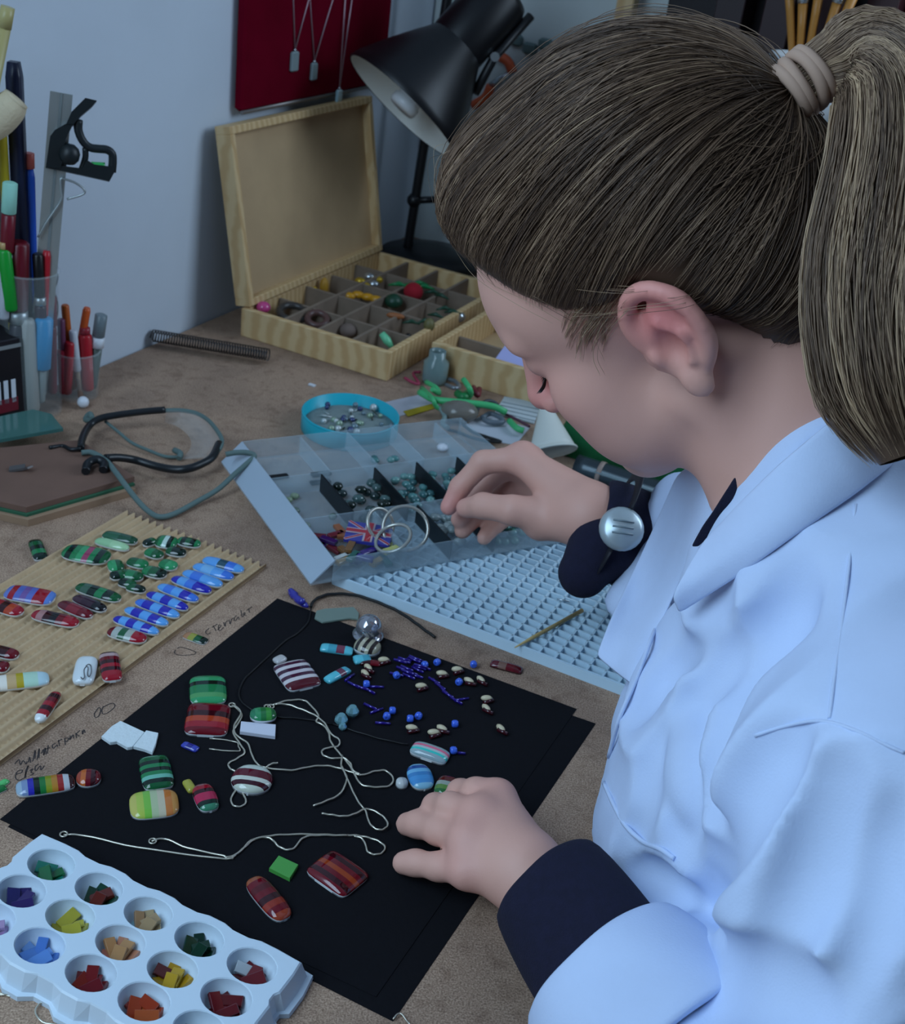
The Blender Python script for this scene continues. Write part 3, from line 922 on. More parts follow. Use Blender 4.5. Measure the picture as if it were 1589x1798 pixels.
# ---- hinged wooden box
M_PINE = mat('pine', (206, 176, 128), .55, noise=.10, nscale=14)
nt = M_PINE.node_tree
_w = nt.nodes.new('ShaderNodeTexWave')
_w.inputs['Scale'].default_value = 14
_w.inputs['Distortion'].default_value = 5
_w.inputs['Detail'].default_value = 3
_w.inputs['Detail Scale'].default_value = .8
_mp = nt.nodes.new('ShaderNodeMapping')
_mp.inputs['Rotation'].default_value = (0, 0, math.radians(67.5))
_mp.inputs['Scale'].default_value = (.5, 2.6, 2.2)
_tc = nt.nodes.new('ShaderNodeTexCoord')
nt.links.new(_tc.outputs['Object'], _mp.inputs['Vector'])
nt.links.new(_mp.outputs['Vector'], _w.inputs['Vector'])
_cr = nt.nodes.new('ShaderNodeValToRGB')
_cr.color_ramp.elements[0].position, _cr.color_ramp.elements[0].color = .15, (*srgb((196, 160, 112)), 1)
_cr.color_ramp.elements[1].position, _cr.color_ramp.elements[1].color = .8, (*srgb((212, 182, 136)), 1)
nt.links.new(_w.outputs['Color'], _cr.inputs['Fac'])
nt.links.new(_cr.outputs['Color'], nt.nodes['Principled BSDF'].inputs['Base Color'])
M_PLY = mat('plywood_panel', (190, 160, 122), .6, noise=.14, nscale=9)
BU0, BU1, BV0, BV1, BH = -.803, -.597, 1.187, 1.520, .036
box = thing('wooden_box', uv((BU0 + BU1) / 2, (BV0 + BV1) / 2), 'open pine box with a raised lid and compartments of trinkets', 'box')
AX = (AX_U, AX_V, ZUP)
T = .008
MB().box(uv((BU0 + BU1) / 2, (BV0 + BV1) / 2, .003), AX, ((BU1 - BU0) / 2 - T, (BV1 - BV0) / 2 - T, .003)).build('bottom_panel', M_PLY, box)
for c, h in ((uv((BU0 + BU1) / 2, BV0 + T / 2, BH / 2), ((BU1 - BU0) / 2, T / 2, BH / 2)), (uv((BU0 + BU1) / 2, BV1 - T / 2, BH / 2), ((BU1 - BU0) / 2, T / 2, BH / 2)),
             (uv(BU0 + T / 2, (BV0 + BV1) / 2, BH / 2), (T / 2, (BV1 - BV0) / 2 - T, BH / 2)), (uv(BU1 - T / 2, (BV0 + BV1) / 2, BH / 2), (T / 2, (BV1 - BV0) / 2 - T, BH / 2))):
    MB().box(c, AX, h, bev=.001).build('side', M_PINE, box)
M_DIV = mat('grey_board', (128, 112, 98), .9, noise=.12, nscale=40)
NU, NV = 4, 5
for i in range(1, NU):
    u = BU0 + T + (BU1 - BU0 - 2 * T) * i / NU
    MB().box(uv(u, (BV0 + BV1) / 2, .021), AX, (.002, (BV1 - BV0) / 2 - T, .013)).build('divider', M_DIV, box)
for j in range(1, NV):
    v = BV0 + T + (BV1 - BV0 - 2 * T) * j / NV
    MB().box(uv((BU0 + BU1) / 2, v, .020), AX, ((BU1 - BU0) / 2 - T, .002, .0125)).build('divider', M_DIV, box)
# lid: hinge on the wall side, leaning back on the wall
hz = uv(BU0, BV0 + .003, BH + .001)
lt = math.hypot(.039, .242 - BH)
LDIR = unit(-AX_U * .039 + ZUP * (.242 - BH))
LN = np.cross(LDIR, AX_V)
if LN @ AX_U < 0:
    LN = -LN
LH, LL = lt, BV1 - BV0 - .004
lax = (AX_V, LDIR, LN)
lc = hz + AX_V * LL / 2 + LDIR * LH / 2
lid = MB().box(lc - LN * .004, lax, (LL / 2 - .008, LH / 2 - .008, .003)).build('lid', M_PLY, box)
for c, h in ((lc + LDIR * (LH / 2 - .0045), (LL / 2, .0045, .011)), (lc - LDIR * (LH / 2 - .0045), (LL / 2, .0045, .011)),
             (lc + AX_V * (LL / 2 - .0045), (.0045, LH / 2 - .009, .011)), (lc - AX_V * (LL / 2 - .0045), (.0045, LH / 2 - .009, .011))):
    MB().box(c, lax, h, bev=.0008).build('lid_rail', M_PINE, lid)
for f in (.2, .8):
    MB().tube([hz + AX_V * LL * f - AX_V * .01, hz + AX_V * LL * f + AX_V * .01], .002, 8).build('hinge', mat('brass', (170, 140, 70), .35, metal=.9), box)

# trinkets in the box (pixel centre, kind, size)
cell = lambda x, y, z=.010: tab(x, y, z)
M_PINK = mat('pink_bead', (196, 70, 130), .2, coat=.5)
M_DARKR = mat('dark_ring', (62, 58, 56), .35)
M_GOLD = mat('gold_foil', (196, 160, 50), .3, metal=.5)
M_SIL2 = mat('silver_foil', (190, 196, 200), .22, metal=.8)
M_GRN2 = mat('green_plastic', (20, 120, 66), .3)
M_GRND = mat('dark_green_plastic', (28, 66, 48), .4)
M_REDF = mat('red_felt', (150, 16, 34), .9)
M_MINT = mat('mint_plastic', (110, 196, 150), .35)


def blob(px, py, z, r, m, name, label, cat, squash=.8, grp=None, n=14):
    p = tab(px, py, z)
    if not hasattr(r, '__len__'):
        r = (r, r, r * squash)
    mb = MB().ball(p + ZUP * r[2], r, n)
    return tag(mb.build(name, m), label, cat, grp)


def ringo(px, py, z, R, r, m, name, label, cat, tilt=(0, 0, 1.), grp=None, parent=None):
    p = tab(px, py, z)
    ax = unit(tilt)
    e1 = unit(np.cross(ax, [0.3, 1, .2]))
    e2 = np.cross(ax, e1)
    lo = abs(e1[2]) * R + abs(e2[2]) * R
    P = [p + ZUP * (r + R * math.sqrt(max(0, 1 - ax[2] ** 2))) + (e1 * math.cos(t) + e2 * math.sin(t)) * R for t in np.linspace(0, 2 * math.pi, 25)[:-1]]
    mb = MB().tube(P, r, 8, closed=True)
    return tag(mb.build(name, m), label, cat, grp)


blob(462, 549, .028, .009, M_PINK, 'pink_bead', 'shiny pink bead in the near left corner of the pine box', 'bead')
blob(472, 520, .030, (.003, .003, .006), mat('purple_bead', (96, 60, 120), .3), 'purple_bead', 'tiny purple bead behind the pink one in the pine box', 'bead')
ringo(514, 560, .018, .017, .0045, M_DARKR, 'dark_ring', 'large dark ring in the near row of the pine box', 'ring', tilt=(.1, -.2, 1))
ringo(556, 572, .018, .012, .0042, mat('brown_ring', (92, 66, 62), .35), 'brown_ring', 'smaller brown ring beside the dark one in the pine box', 'ring', tilt=(.1, -.4, 1))
blob(610, 592, .012, .011, mat('taupe_lump', (110, 94, 86), .8), 'clay_lump', 'taupe lump in the near row of the pine box', 'lump')
p0, p1 = tab(670, 585, .036), tab(688, 610, .022)
tag(MB().tube([p0, (p0 + p1) / 2, p1], [.004, .0055, .003], 7).build('mint_leaf', M_MINT), 'pale mint green sliver in the near right compartment', 'sliver')
blob(716, 594, .026, .004, mat('black_bead', (20, 20, 22), .3), 'black_bead', 'black bead near the right corner of the pine box', 'bead')
blob(532, 512, .018, (.020, .008, .006), M_GOLD, 'gold_strip', 'flat gold strip at the wall side of the pine box', 'strip')
blob(568, 518, .016, (.006, .006, .012), mat('ochre', (176, 130, 40), .5), 'ochre_bead', 'ochre bead left of the gold foil', 'bead')
blob(585, 530, .018, .006, M_SIL2, 'silver_bead', 'small silver bead below the ochre one', 'bead')
for i, (x, y) in enumerate([(632, 500), (648, 492), (640, 508), (655, 505), (662, 497)]):
    blob(x, y, .024, (.008, .006, .005), M_SIL2 if i % 2 else M_GOLD, 'foil_twist', 'crumpled gold and silver foil twist in the box middle', 'foil', grp='foil twists in the pine box')
for i, (x, y) in enumerate([(628, 524), (645, 528), (660, 532), (612, 526)]):
    blob(x, y, .022, (.009, .006, .005), mat('amber', (196, 140, 30), .3), 'amber_bead', 'amber yellow bead in the heap left of the red ball', 'bead', grp='amber beads in the pine box')
blob(724, 528, .022, .013, M_REDF, 'red_ball', 'bright red felt ball in the middle of the pine box', 'ball', squash=.95, n=18)
blob(690, 541, .020, .012, M_GRND, 'green_ball', 'dark green ball left of the red ball', 'ball')
for i, (x, y, a) in enumerate([(700, 502, .2), (722, 504, -.3), (745, 506, .1), (735, 500, .5)]):
    q = tab(x, y, .034)
    d = np.array([math.cos(a), math.sin(a), 0]) * .014
    tag(MB().tube([q - d, q + ZUP * .003, q + d], [.001, .0035, .001], 6).build('green_leaf', M_GRN2), 'bright green plastic leaf at the far side of the box', 'leaf', 'green leaves in the pine box')
for i, (x, y, a) in enumerate([(760, 515, .2), (775, 522, -.4), (780, 544, .4), (795, 550, .1), (765, 556, -.2), (745, 566, .7), (722, 568, .2)]):
    q = tab(x, y, .034)
    d = np.array([math.cos(a), math.sin(a), 0]) * .011
    tag(MB().tube([q - d, q + ZUP * .003, q + d], [.001, .003, .001], 6).build('dark_leaf', M_GRND), 'dark green leaf sprig right of the red ball', 'leaf', 'dark green leaves in the pine box')
blob(694, 560, .03, (.012, .004, .004), mat('rust', (150, 90, 50), .5), 'rust_strip', 'rust coloured strip in front of the dark green ball', 'strip')
blob(752, 583, .03, (.007, .007, .009), mat('olive', (106, 100, 62), .5), 'olive_bead', 'olive bead at the right corner of the pine box', 'bead')

# ---- second box
B2U0, B2U1, B2V0, B2V1, B2H = -.572, -.34, 1.245, 1.43, .040
box2 = thing('wooden_tray', uv((B2U0 + B2U1) / 2, (B2V0 + B2V1) / 2), 'plain pine tray half hidden by the face, holding a pale card', 'tray')
for c, h in ((uv((B2U0 + B2U1) / 2, B2V0 + T / 2, B2H / 2), ((B2U1 - B2U0) / 2, T / 2, B2H / 2)), (uv((B2U0 + B2U1) / 2, B2V1 - T / 2, B2H / 2), ((B2U1 - B2U0) / 2, T / 2, B2H / 2)),
             (uv(B2U0 + T / 2, (B2V0 + B2V1) / 2, B2H / 2), (T / 2, (B2V1 - B2V0) / 2 - T, B2H / 2)), (uv(B2U1 - T / 2, (B2V0 + B2V1) / 2, B2H / 2), (T / 2, (B2V1 - B2V0) / 2 - T, B2H / 2))):
    MB().box(c, AX, h, bev=.001).build('side', M_PINE, box2)
MB().box(uv((B2U0 + B2U1) / 2, (B2V0 + B2V1) / 2, .003), AX, ((B2U1 - B2U0) / 2 - T, (B2V1 - B2V0) / 2 - T, .003)).build('bottom_panel', M_PLY, box2)
MB().box(uv((B2U0 + B2U1) / 2, B2V0 + .06, .018), AX, ((B2U1 - B2U0) / 2 - T, .002, .014)).build('divider', M_DIV, box2)
cc_ = uv(-.455, 1.283, .034)
tag(MB().box(cc_, (AX_U, unit(AX_V * .9 + ZUP * .35), np.cross(AX_U, unit(AX_V * .9 + ZUP * .35))), (.045, .016, .0008)).build('card_slip', mat('lilac_card', (176, 178, 226), .6)), 'pale lilac card standing in the pine tray', 'card')
blob(800, 566, .02, (.012, .008, .008), M_SIL2, 'silver_lump', 'small silvery lump in the left of the pine tray', 'lump')

# ---- red velvet display hung on the wall, with necklaces
M_VELV = mat('red_velvet', (100, 4, 28), 1.0, noise=.15, nscale=20, spec=.05)
vb = thing('velvet_board', onwall(545, 175), 'deep red velvet board hung on the pale wall', 'board')
p00, p10 = onwall(421, 196, .012), onwall(672, 148, .012)
va, vb_ = p00 @ AX_V, p10 @ AX_V
zb = (p00[2] + p10[2]) / 2
MB().box(uv(WALL_U + .009, (va + vb_) / 2, zb + .25), AX, (.006, (vb_ - va) / 2, .25), bev=.004).build('velvet_panel', M_VELV, vb)
MB().tube([uv(WALL_U + .012, va + .004, zb), uv(WALL_U + .012, vb_ - .004, zb)], .003, 6).build('wire_edge', mat('grey_wire', (130, 124, 122), .4, metal=.6), vb)
M_CHN = mat('fine_chain', (176, 150, 160), .35, metal=.7)
M_PEND = mat('grey_pendant', (130, 146, 150), .25, coat=.4)


def necklace(L, R_, tipx, label, ph=.008, pw=.006, m=M_PEND, off=.017):
    tp = onwall(*tipx, off)
    t = thing('necklace', tp, label, 'necklace', None)
    for a in (L, R_):
        MB().tube([onwall(a[0], a[1], off - .0035) + ZUP * .0, onwall((a[0] + tipx[0]) / 2, (a[1] + tipx[1]) / 2, off - .0015), tp], .0009, 5).build('chain', M_CHN, t)
    MB().box(tp - ZUP * ph * 1.1, (AX_V, AX_U, ZUP), (pw, .0022, ph), bev=.0018).build('pendant', m, t)
    MB().ball(tp, .002, 8).build('bail', M_SIL2, t)


necklace((512, -80), (565, -85), (518, 88), 'leftmost necklace on the red velvet, grey oblong pendant', .012, .0075)
necklace((540, -60), (620, -120), (552, 108), 'second necklace on the red velvet, its grey pendant hanging lower', .011, .0065)
necklace((610, -60), (626, -60), (596, 155), 'long double chain necklace reaching below the red velvet', .012, .006, mat('ice_pendant', (160, 190, 200), .15, trans=.3), .02)

# ---- black desk lamp
lampb = uv(-.768, 1.625)
lamp = thing('desk_lamp', lampb, 'black metal desk lamp with a white lined cone shade', 'lamp')
M_LBLK = mat('lamp_black', (16, 16, 20), .4)
M_LWHT = mat('lamp_lining', (226, 226, 220), .45)
MB().lathe(lampb, ZUP, [(0, 0), (.075, 0), (.078, .006), (.074, .016), (.03, .024), (.0, .024)], 32).build('base', M_LBLK, lamp)
pb, pt = aty(717, 428, lampb + AX_U * 0), aty(788, -20, lampb)
MB().tube([np.array([pb[0], pb[1], .02]), pb, pt, pt + (pt - pb) * .2], .007, 10).build('pole', M_LBLK, lamp)
MB().ball(aty(727, 352, lampb), .011, 10).build('joint', M_LBLK, lamp)
MB().tube([aty(727, 352, lampb), aty(770, 350, lampb)], .005, 8).build('knob', M_LBLK, lamp)
# shade: rim plane from two rim ends, axis points up-right and back
dS = 1.56
ra, rb_ = dep(616, 100, dS), dep(795, 276, dS + .02)
rc = (ra + rb_) / 2
rad = np.linalg.norm(rb_ - ra) / 2
along = unit(rb_ - ra)
vw = unit(rc - CC)
perp = unit(np.cross(along, vw))
if perp @ CU < 0:
    perp = -perp            # image up-right
sax = unit(perp * .98 + vw * .17)
MB().lathe(rc, sax, [(rad, 0), (rad * 1.01, .002), (rad * .98, .012), (rad * .80, .045), (rad * .60, .078), (rad * .47, .098), (rad * .40, .110)], 40, ref=along).build('shade', M_LBLK, lamp)
MB().lathe(rc, sax, [(rad * .985, .0005), (rad * .96, .012), (rad * .78, .044), (rad * .58, .076), (rad * .45, .094), (.0, .096)], 40, ref=along).build('shade_lining', M_LWHT, lamp)
MB().lathe(rc + sax * .020, sax, [(.0, -.022), (.018, -.022), (.020, -.018), (.020, -.010), (.017, -.008), (.017, -.004), (.020, -.002), (.020, .006), (.017, .008), (.017, .012), (.020, .014), (.020, .04), (.015, .07)], 20).build('bulb', mat('bulb_glass', (228, 232, 236), .25), lamp)
hb = rc + sax * .108
MB().lathe(hb, sax, [(rad * .42, -.012), (rad * .44, .0), (rad * .44, .078), (rad * .40, .086), (0, .088)], 28).build('lamp_housing', M_LBLK, lamp)
arm0 = hb + sax * .02 + unit(along) * rad * .5
MB().tube([arm0 + sax * .07, arm0, arm0 - sax * .05 + along * .012], .006, 8).build('arm', M_LBLK, lamp)
MB().tube([arm0 + vw * -.012, arm0 + vw * .012], .006, 10).build('wing_nut', M_SIL2, lamp)
pj = pb + (pt - pb) * .86
MB().tube([arm0, (arm0 + pj) / 2 + ZUP * .02, pj], .006, 8).build('lamp_bracket', M_LBLK, lamp)

# ---- far end: shelf unit, jar of brushes, hanging things
su0, su1, sv0, sv1 = -.50, -.10, 1.52, 1.72
shelf = thing('dark_cabinet', uv((su0 + su1) / 2, (sv0 + sv1) / 2), 'dark cabinet at the far end of the bench behind the hair', 'cabinet')
M_DK = mat('dark_cabinet', (26, 18, 22), .6)
SHZ = .30
MB().box(uv((su0 + su1) / 2, (sv0 + sv1) / 2, SHZ / 2), AX, ((su1 - su0) / 2, (sv1 - sv0) / 2, SHZ / 2), bev=.004).build('body', M_DK, shelf)
MB().box(uv((su0 + su1) / 2, sv1 - .01, SHZ + .15), AX, ((su1 - su0) / 2, .01, .15), bev=.003).build('back_panel', M_DK, shelf)
for k in (.25, .75):
    MB().box(uv(su0 + (su1 - su0) * k, sv0 - .004, SHZ / 2), AX, ((su1 - su0) / 4 - .006, .004, SHZ / 2 - .01), bev=.002).build('door', mat('dark_door', (36, 24, 28), .5), shelf)
for k in (.25, .4, .55, .7):
    MB().box(uv(su0 + (su1 - su0) * k, sv1 - .06, SHZ + .13), AX, (.018, .03, .13), bev=.002).build('binder', mat('dark_spine_%d' % int(k * 100), (30 + int(40 * k), 22, 26), .5), shelf)
tag(MB().box(uv(-.555, 1.70, .225), AX, (.012, .012, .225), bev=.003).build('wooden_post', M_PINE), 'upright pale wooden post at the far end of the bench', 'post')
jb = uv(-.275, 1.57, SHZ + .0005)
jar = thing('brush_jar', jb, 'white pot holding brushes, behind the ponytail', 'pot')
MB().lathe(jb, ZUP, [(0, 0), (.042, 0), (.048, .05), (.050, .088), (.046, .088), (.044, .05), (.0, .004)], 28).build('pot', mat('white_ceramic', (206, 210, 212), .4), jar)
M_OAK = mat('brush_handle', (190, 130, 60), .4)
for i, (x, y, ln) in enumerate([(1385, -30, .0), (1410, 5, 0), (1470, 5, 0), (1500, -10, 0), (1440, -20, 0)]):
    tip = aty(x, y, jb)
    b = jb + ZUP * .01 + unit(tip - jb) * .005
    br = thing('paint_brush', b, ['leftmost', 'second', 'fourth', 'rightmost', 'middle'][i] + ' brush from the left in the white pot', 'brush', 'brushes in the white pot')
    MB().tube([b, b + (tip - b) * .8, tip], [.003, .005, .006], 8).build('handle', M_OAK, br)
    MB().tube([tip, tip + (tip - b) * .06], [.007, .007], 8).build('ferrule', M_SIL2, br)
    MB().tube([tip + (tip - b) * .06, tip + (tip - b) * .16, tip + (tip - b) * .22], [.008, .010, .003], 8).build('bristles', mat('pale_bristle', (206, 200, 190), .8), br)
tag(MB().ball(uv(-.190, 1.60, SHZ + .0445), .040, 18).build('white_ball', mat('white_foam', (196, 200, 204), .8)), 'white foam ball beside the brush pot, behind the ponytail', 'ball')
rc0 = uv(-.16, 1.66, SHZ)
mb = MB()
pv = []
for i in range(21):
    for j in range(9):
        a = i / 20
        pv.append(uv(-.215 + .19 * a, 1.694 + .005 * math.sin(a * 22 + j * .2), SHZ + .28 * j / 8 + .004))
mb.add(pv, [(i * 9 + j, (i + 1) * 9 + j, (i + 1) * 9 + j + 1, i * 9 + j + 1) for i in range(20) for j in range(8)], 0, True)
rf = mb.build('red_cloth', M_VELV)
rf.modifiers.new('thick', 'SOLIDIFY').thickness = .003
tag(rf, 'dark red cloth hanging at the far right behind the ponytail', 'cloth')
ot = thing('orange_pliers', uv(-.640, 1.725, .25), 'orange handled tool on the back wall behind the lamp', 'tool')
for sgn, (x0, y0, x1, y1) in ((1, (870, 95, 900, 128)), (-1, (830, 185, 862, 150))):
    MB().tube(catmull([atv(x0, y0, 1.727), atv((x0 + x1) / 2 + 6, (y0 + y1) / 2 - 4 * sgn, 1.727), atv(x1, y1, 1.727)], 4), .007, 8).build('handle', mat('orange_grip', (196, 84, 44), .5), ot)
MB().tube([atv(862, 150, 1.727), atv(880, 138, 1.727), atv(900, 128, 1.727)], .005, 8).build('jaw', M_SIL2, ot)
for i, (x, y) in enumerate([(930, 85), (958, 78), (905, 70)]):
    q = atv(x, y, 1.732)
    tag(MB().box(q, (AX_U, AX_V, ZUP), (.010, .006, .008), bev=.003).build('teal_hook', mat('teal_grey', (92, 112, 112), .5)), ['teal grey hook nearest the hair on the back wall', 'teal grey hook right of its neighbours on the back wall', 'teal grey hook nearest the lamp housing'][i], 'hook')
# ================================================================ pen pots and tools on the left
M_ACR = mat('clear_acrylic', (214, 226, 228), .08, alpha=.10, spec=.8)
M_ACR2 = mat('clear_glass_wall', (200, 214, 216), .06, alpha=.09, spec=.8)


def pot(px, py, R0, R1, H, name, label, m):
    b = tab(px, py)
    n = 28
    mb = MB().lathe(b, ZUP, [(0, .0005), (R0, .0005), (R0 + .001, .003), (R1, H), (R1 - .0016, H), (R0 - .001, .004), (0, .004)], n)
    t = thing(name, b, label, 'pen pot')
    mb.build('wall', m, t)
    MB().tube([b + ZUP * H + R1 * np.array([math.cos(a), math.sin(a), 0]) for a in np.linspace(0, 2 * math.pi, 29)[:-1]], .0012, 6, closed=True).build('rim', M_ACR, t)
    return b


P1 = pot(64, 722, .024, .027, .150, 'glass_pot', 'tall clear glass pot full of pens at the left edge', M_ACR2)
P2 = pot(137, 694, .020, .024, .052, 'plastic_cup', 'short clear plastic cup with pens beside the tall glass pot', M_ACR)


def stick(base, bot, tp, r, m, name, label, cat, parts=None, n=10, grp=None):
    """pen standing in a pot: pixel bottom and top on the upright plane through the pot; parts: (f0, f1, material, radius factor, name)"""
    a, b = aty(*bot, base), aty(*tp, base)
    a[2] = max(a[2], .007)
    t = thing(name, a, label, cat, grp)
    for f0, f1, mm, k, nm in (parts or [(0, 1, m, 1, 'shaft')]):
        p0, p1 = a + (b - a) * f0, a + (b - a) * f1
        e = (p1 - p0) * .04
        MB().tube([p0, p0 + e, p1 - e, p1], [r * k * .8, r * k, r * k, r * k * .75], n).build(nm, mm, t)
    return t


def off(p, du, dv):
    return p + AX_U * du + AX_V * dv


c = lambda nm, rgb, r=.35: mat('plastic_' + nm, rgb, r)
RED, DRED, ORG, BLU, NAVY, YEL, GRN, WHT, GRY, BLKP, PURP, SKY, BAM = c('red', (176, 26, 40)), c('dark_red', (96, 10, 26)), c('orange', (206, 88, 36)), c('blue', (30, 84, 190)), c('navy', (20, 26, 52)), c('yellow', (196, 176, 40)), c('green', (20, 150, 50)), c('white', (214, 218, 226)), c('grey', (110, 122, 128)), c('black', (18, 18, 20)), c('purple', (120, 50, 110)), c('sky', (40, 150, 206)), c('bamboo', (176, 164, 110))
STL = mat('brushed_steel', (176, 184, 186), .35, metal=.7)
# tall pot
q = off(P1, -.006, .006)
stick(q, (52, 700), (24, 108), .010, NAVY, 'dark_rule', 'flat navy blue strip standing in the tall pot', 'strip', [(0, 1, NAVY, .85, 'strip')], n=4)
stick(off(P1, -.014, -.006), (30, 690), (2, 205), .0045, YEL, 'yellow_rod', 'yellow rod left of the navy strip', 'rod')
stick(off(P1, -.012, .010), (62, 690), (50, 268), .0055, BLU, 'blue_pencil', 'blue pencil with a red tip behind the steel rule', 'pencil', [(0, .94, BLU, 1, 'shaft'), (.94, 1, c('pencil_tip', (190, 90, 80)), 1, 'tip')])
# combination square: rule + head
sq = thing('combination_square', P1, 'steel combination square with a black cast head in the tall pot', 'square')
qs = off(P1, .006, .004)
ra_, rb2 = aty(64, 690, qs), aty(108, 163, qs)
ra_[2] = max(ra_[2], .008)
rd = unit(rb2 - ra_)
rw = unit(np.cross(rd, unit(qs - CC)))
rn = np.cross(rd, rw)
mid = (ra_ + rb2) / 2
MB().box(mid, (rw, rn, rd), (.0098, .0008, np.linalg.norm(rb2 - ra_) / 2)).build('rule', STL, sq)
MB().box(mid + rn * (-.001 if rn @ (CC - mid) < 0 else .001), (rw, rn, rd), (.0014, .0004, np.linalg.norm(rb2 - ra_) / 2)).build('groove', c('groove', (120, 128, 130)), sq)
zA = lambda x, y: aty(x / 3.745, y / 3.745, qs)
M_HEAD = mat('black_cast_iron', (22, 30, 34), .45)
vdir = unit(CC - mid)


def slab(poly, th, name, m, par, offs=.002):
    """flat plate cut to a pixel outline in the plane of the square"""
    P = [zA(x, y) + vdir * offs for x, y in poly]
    mb = MB()
    n = len(P)
    mb.add([p + vdir * th for p in P] + [p - vdir * th for p in P], [tuple(range(n)), tuple(reversed(range(n, 2 * n)))] + [(i, n + i, n + (i + 1) % n, (i + 1) % n) for i in range(n)])
    return mb.build(name, m, par)


def bar(pts, r, name, m, par, n=6):
    MB().tube(catmull([zA(*p) + vdir * .002 for p in pts], 4), r, n).build(name, m, par)


slab([(300, 1105), (330, 900), (360, 860), (430, 820), (480, 820), (430, 920), (410, 1050), (400, 1110)], .006, 'head_block', M_HEAD, sq)
slab([(430, 830), (470, 740), (560, 650), (635, 668), (600, 710), (540, 760), (500, 800), (480, 830)], .006, 'stock', M_HEAD, sq)
bar([(515, 790), (515, 860), (545, 930), (590, 970), (650, 980), (700, 985), (735, 1010), (740, 1060), (735, 1130)], .0042, 'frame', M_HEAD, sq)
bar([(560, 975), (560, 1040), (535, 1120)], .003, 'web', M_HEAD, sq)
slab([(300, 1105), (400, 1092), (540, 1110), (570, 1055), (620, 1085), (745, 1100), (750, 1135), (718, 1195), (560, 1160), (400, 1125)], .005, 'level_bar', M_HEAD, sq)
MB().ball(zA(455, 1018) + vdir * .006, .010, 12).build('lock_nut', M_HEAD, sq)
bar([(600, 1085), (690, 1090)], .003, 'level_vial', c('vial_green', (60, 170, 90), .1), sq)
# wire hook
wh = MB().tube(catmull([aty(x / 3.745, y / 3.745, off(P1, .012, .004)) for x, y in [(250, 1560), (300, 1470), (400, 1320), (400, 1260), (398, 1180), (430, 1180), (500, 1205), (555, 1250), (540, 1280), (440, 1310)]], 4), .0011, 6)
tag(wh.build('bent_wire', STL), 'thin bent wire sticking out of the tall pot below the square', 'wire')
bs = thing('bamboo_stick', aty(-30, 190, off(P1, .01, -.01)), 'greenish bamboo cane end at the top left corner', 'cane')
b0, b1 = aty(-95, 560, off(P1, .002, -.028)), aty(14, 12, off(P1, .002, -.028))
bs.location = b0
bs['_o'] = list(map(float, b0))
MB().tube([b0, b0 + (b1 - b0) * .94], .0062, 10).build('cane', BAM, bs)
MB().tube([b0 + (b1 - b0) * .94, b1], [.0066, .0060], 10).build('cane_tip', BAM, bs)
wb = thing('bristle_brush', aty(0, 560, off(P1, .014, -.02)), 'cream round brush head at the left edge over the navy strip', 'brush')
w0 = aty(-25, 215, off(P1, .014, -.014))
MB().tube(catmull([aty(x, y, off(P1, .014, -.014)) for x, y in [(-40, 235), (-10, 215), (15, 190), (25, 178), (30, 172)]], 4), [.012] + [.0135 + .002 * math.sin(k / 3) for k in range(14)] + [.012, .004], 14).build('bristles', mat('cream_bristle', (206, 190, 160), .9, bump=.4, bscale=300), wb)
MB().tube([aty(-60, 700, off(P1, .014, -.014)), aty(-40, 235, off(P1, .014, -.014))], .006, 8).build('handle', BAM, wb)
tb = off(P1, .016, -.010)
stick(tb, (6, 560), (18, 320), .006, WHT, 'mint_brush', 'brush with mint tip and dark red collar at the left edge', 'brush', [(0, .5, c('clear_handle', (190, 196, 206), .2), .9, 'handle'), (.5, .78, c('collar', (110, 20, 36)), 1.1, 'collar'), (.78, 1, mat('mint_bristle', (150, 206, 190), .9), 1.15, 'bristles')])
stick(off(P1, .018, -.012), (20, 545), (6, 425), .0062, GRN, 'green_marker', 'bright green marker at the left edge', 'marker', [(0, .9, GRN, 1, 'body'), (.9, 1, c('tip_amber', (196, 160, 110)), .6, 'tip')])
stick(off(P1, .012, -.004), (30, 690), (34, 424), .0095, DRED, 'pliers_handle', 'thick dark red tool handle in front of the navy strip', 'tool', [(0, .48, c('smoke', (40, 36, 48)), .9, 'shank'), (.48, .56, STL, 1, 'ferrule'), (.56, 1, DRED, 1, 'grip')])
stick(off(P1, .012, .008), (70, 700), (82, 440), .0042, RED, 'red_pen', 'red pen behind the dark tool handle in the tall pot', 'pen')
stick(off(P1, .014, .004), (76, 640), (66, 445), .0058, BLKP, 'black_pen', 'black pen tip beside the wire in the tall pot', 'pen', [(0, .55, c('smoke2', (58, 40, 52)), 1, 'body'), (.55, .62, STL, 1.02, 'ring'), (.62, 1, BLKP, .9, 'cap')])
stick(off(P1, .018, .004), (70, 705), (78, 558), .0045, SKY, 'blue_cap_marker', 'marker with a fat sky blue cap in front of the tall pot', 'marker', [(0, .55, c('marker_body', (150, 160, 160)), 1.2, 'body'), (.40, 1, SKY, 2.0, 'cap')])
stick(off(P1, .016, -.004), (58, 735), (48, 560), .0075, c('pale_tube', (170, 172, 168)), 'pale_tube', 'pale tapering tube in the front of the tall pot', 'tube')
stick(off(P1, .008, .014), (92, 690), (90, 520), .005, PURP, 'plum_pen', 'plum coloured pen at the right of the tall pot', 'pen', [(0, .7, c('plum', (110, 30, 50)), 1, 'body'), (.7, 1, c('plum_cap', (120, 60, 70)), 1.1, 'cap')])
mb = MB().tube([aty(94 + 8 * math.cos(a), 480 + 14 * math.sin(a) + 4 * k, off(P1, .012, .02)) for k, a in enumerate(np.linspace(0, 12, 30))], .0007, 5)
tag(mb.build('wire_coil', STL), 'small wire coil at the right rim of the tall pot', 'wire')
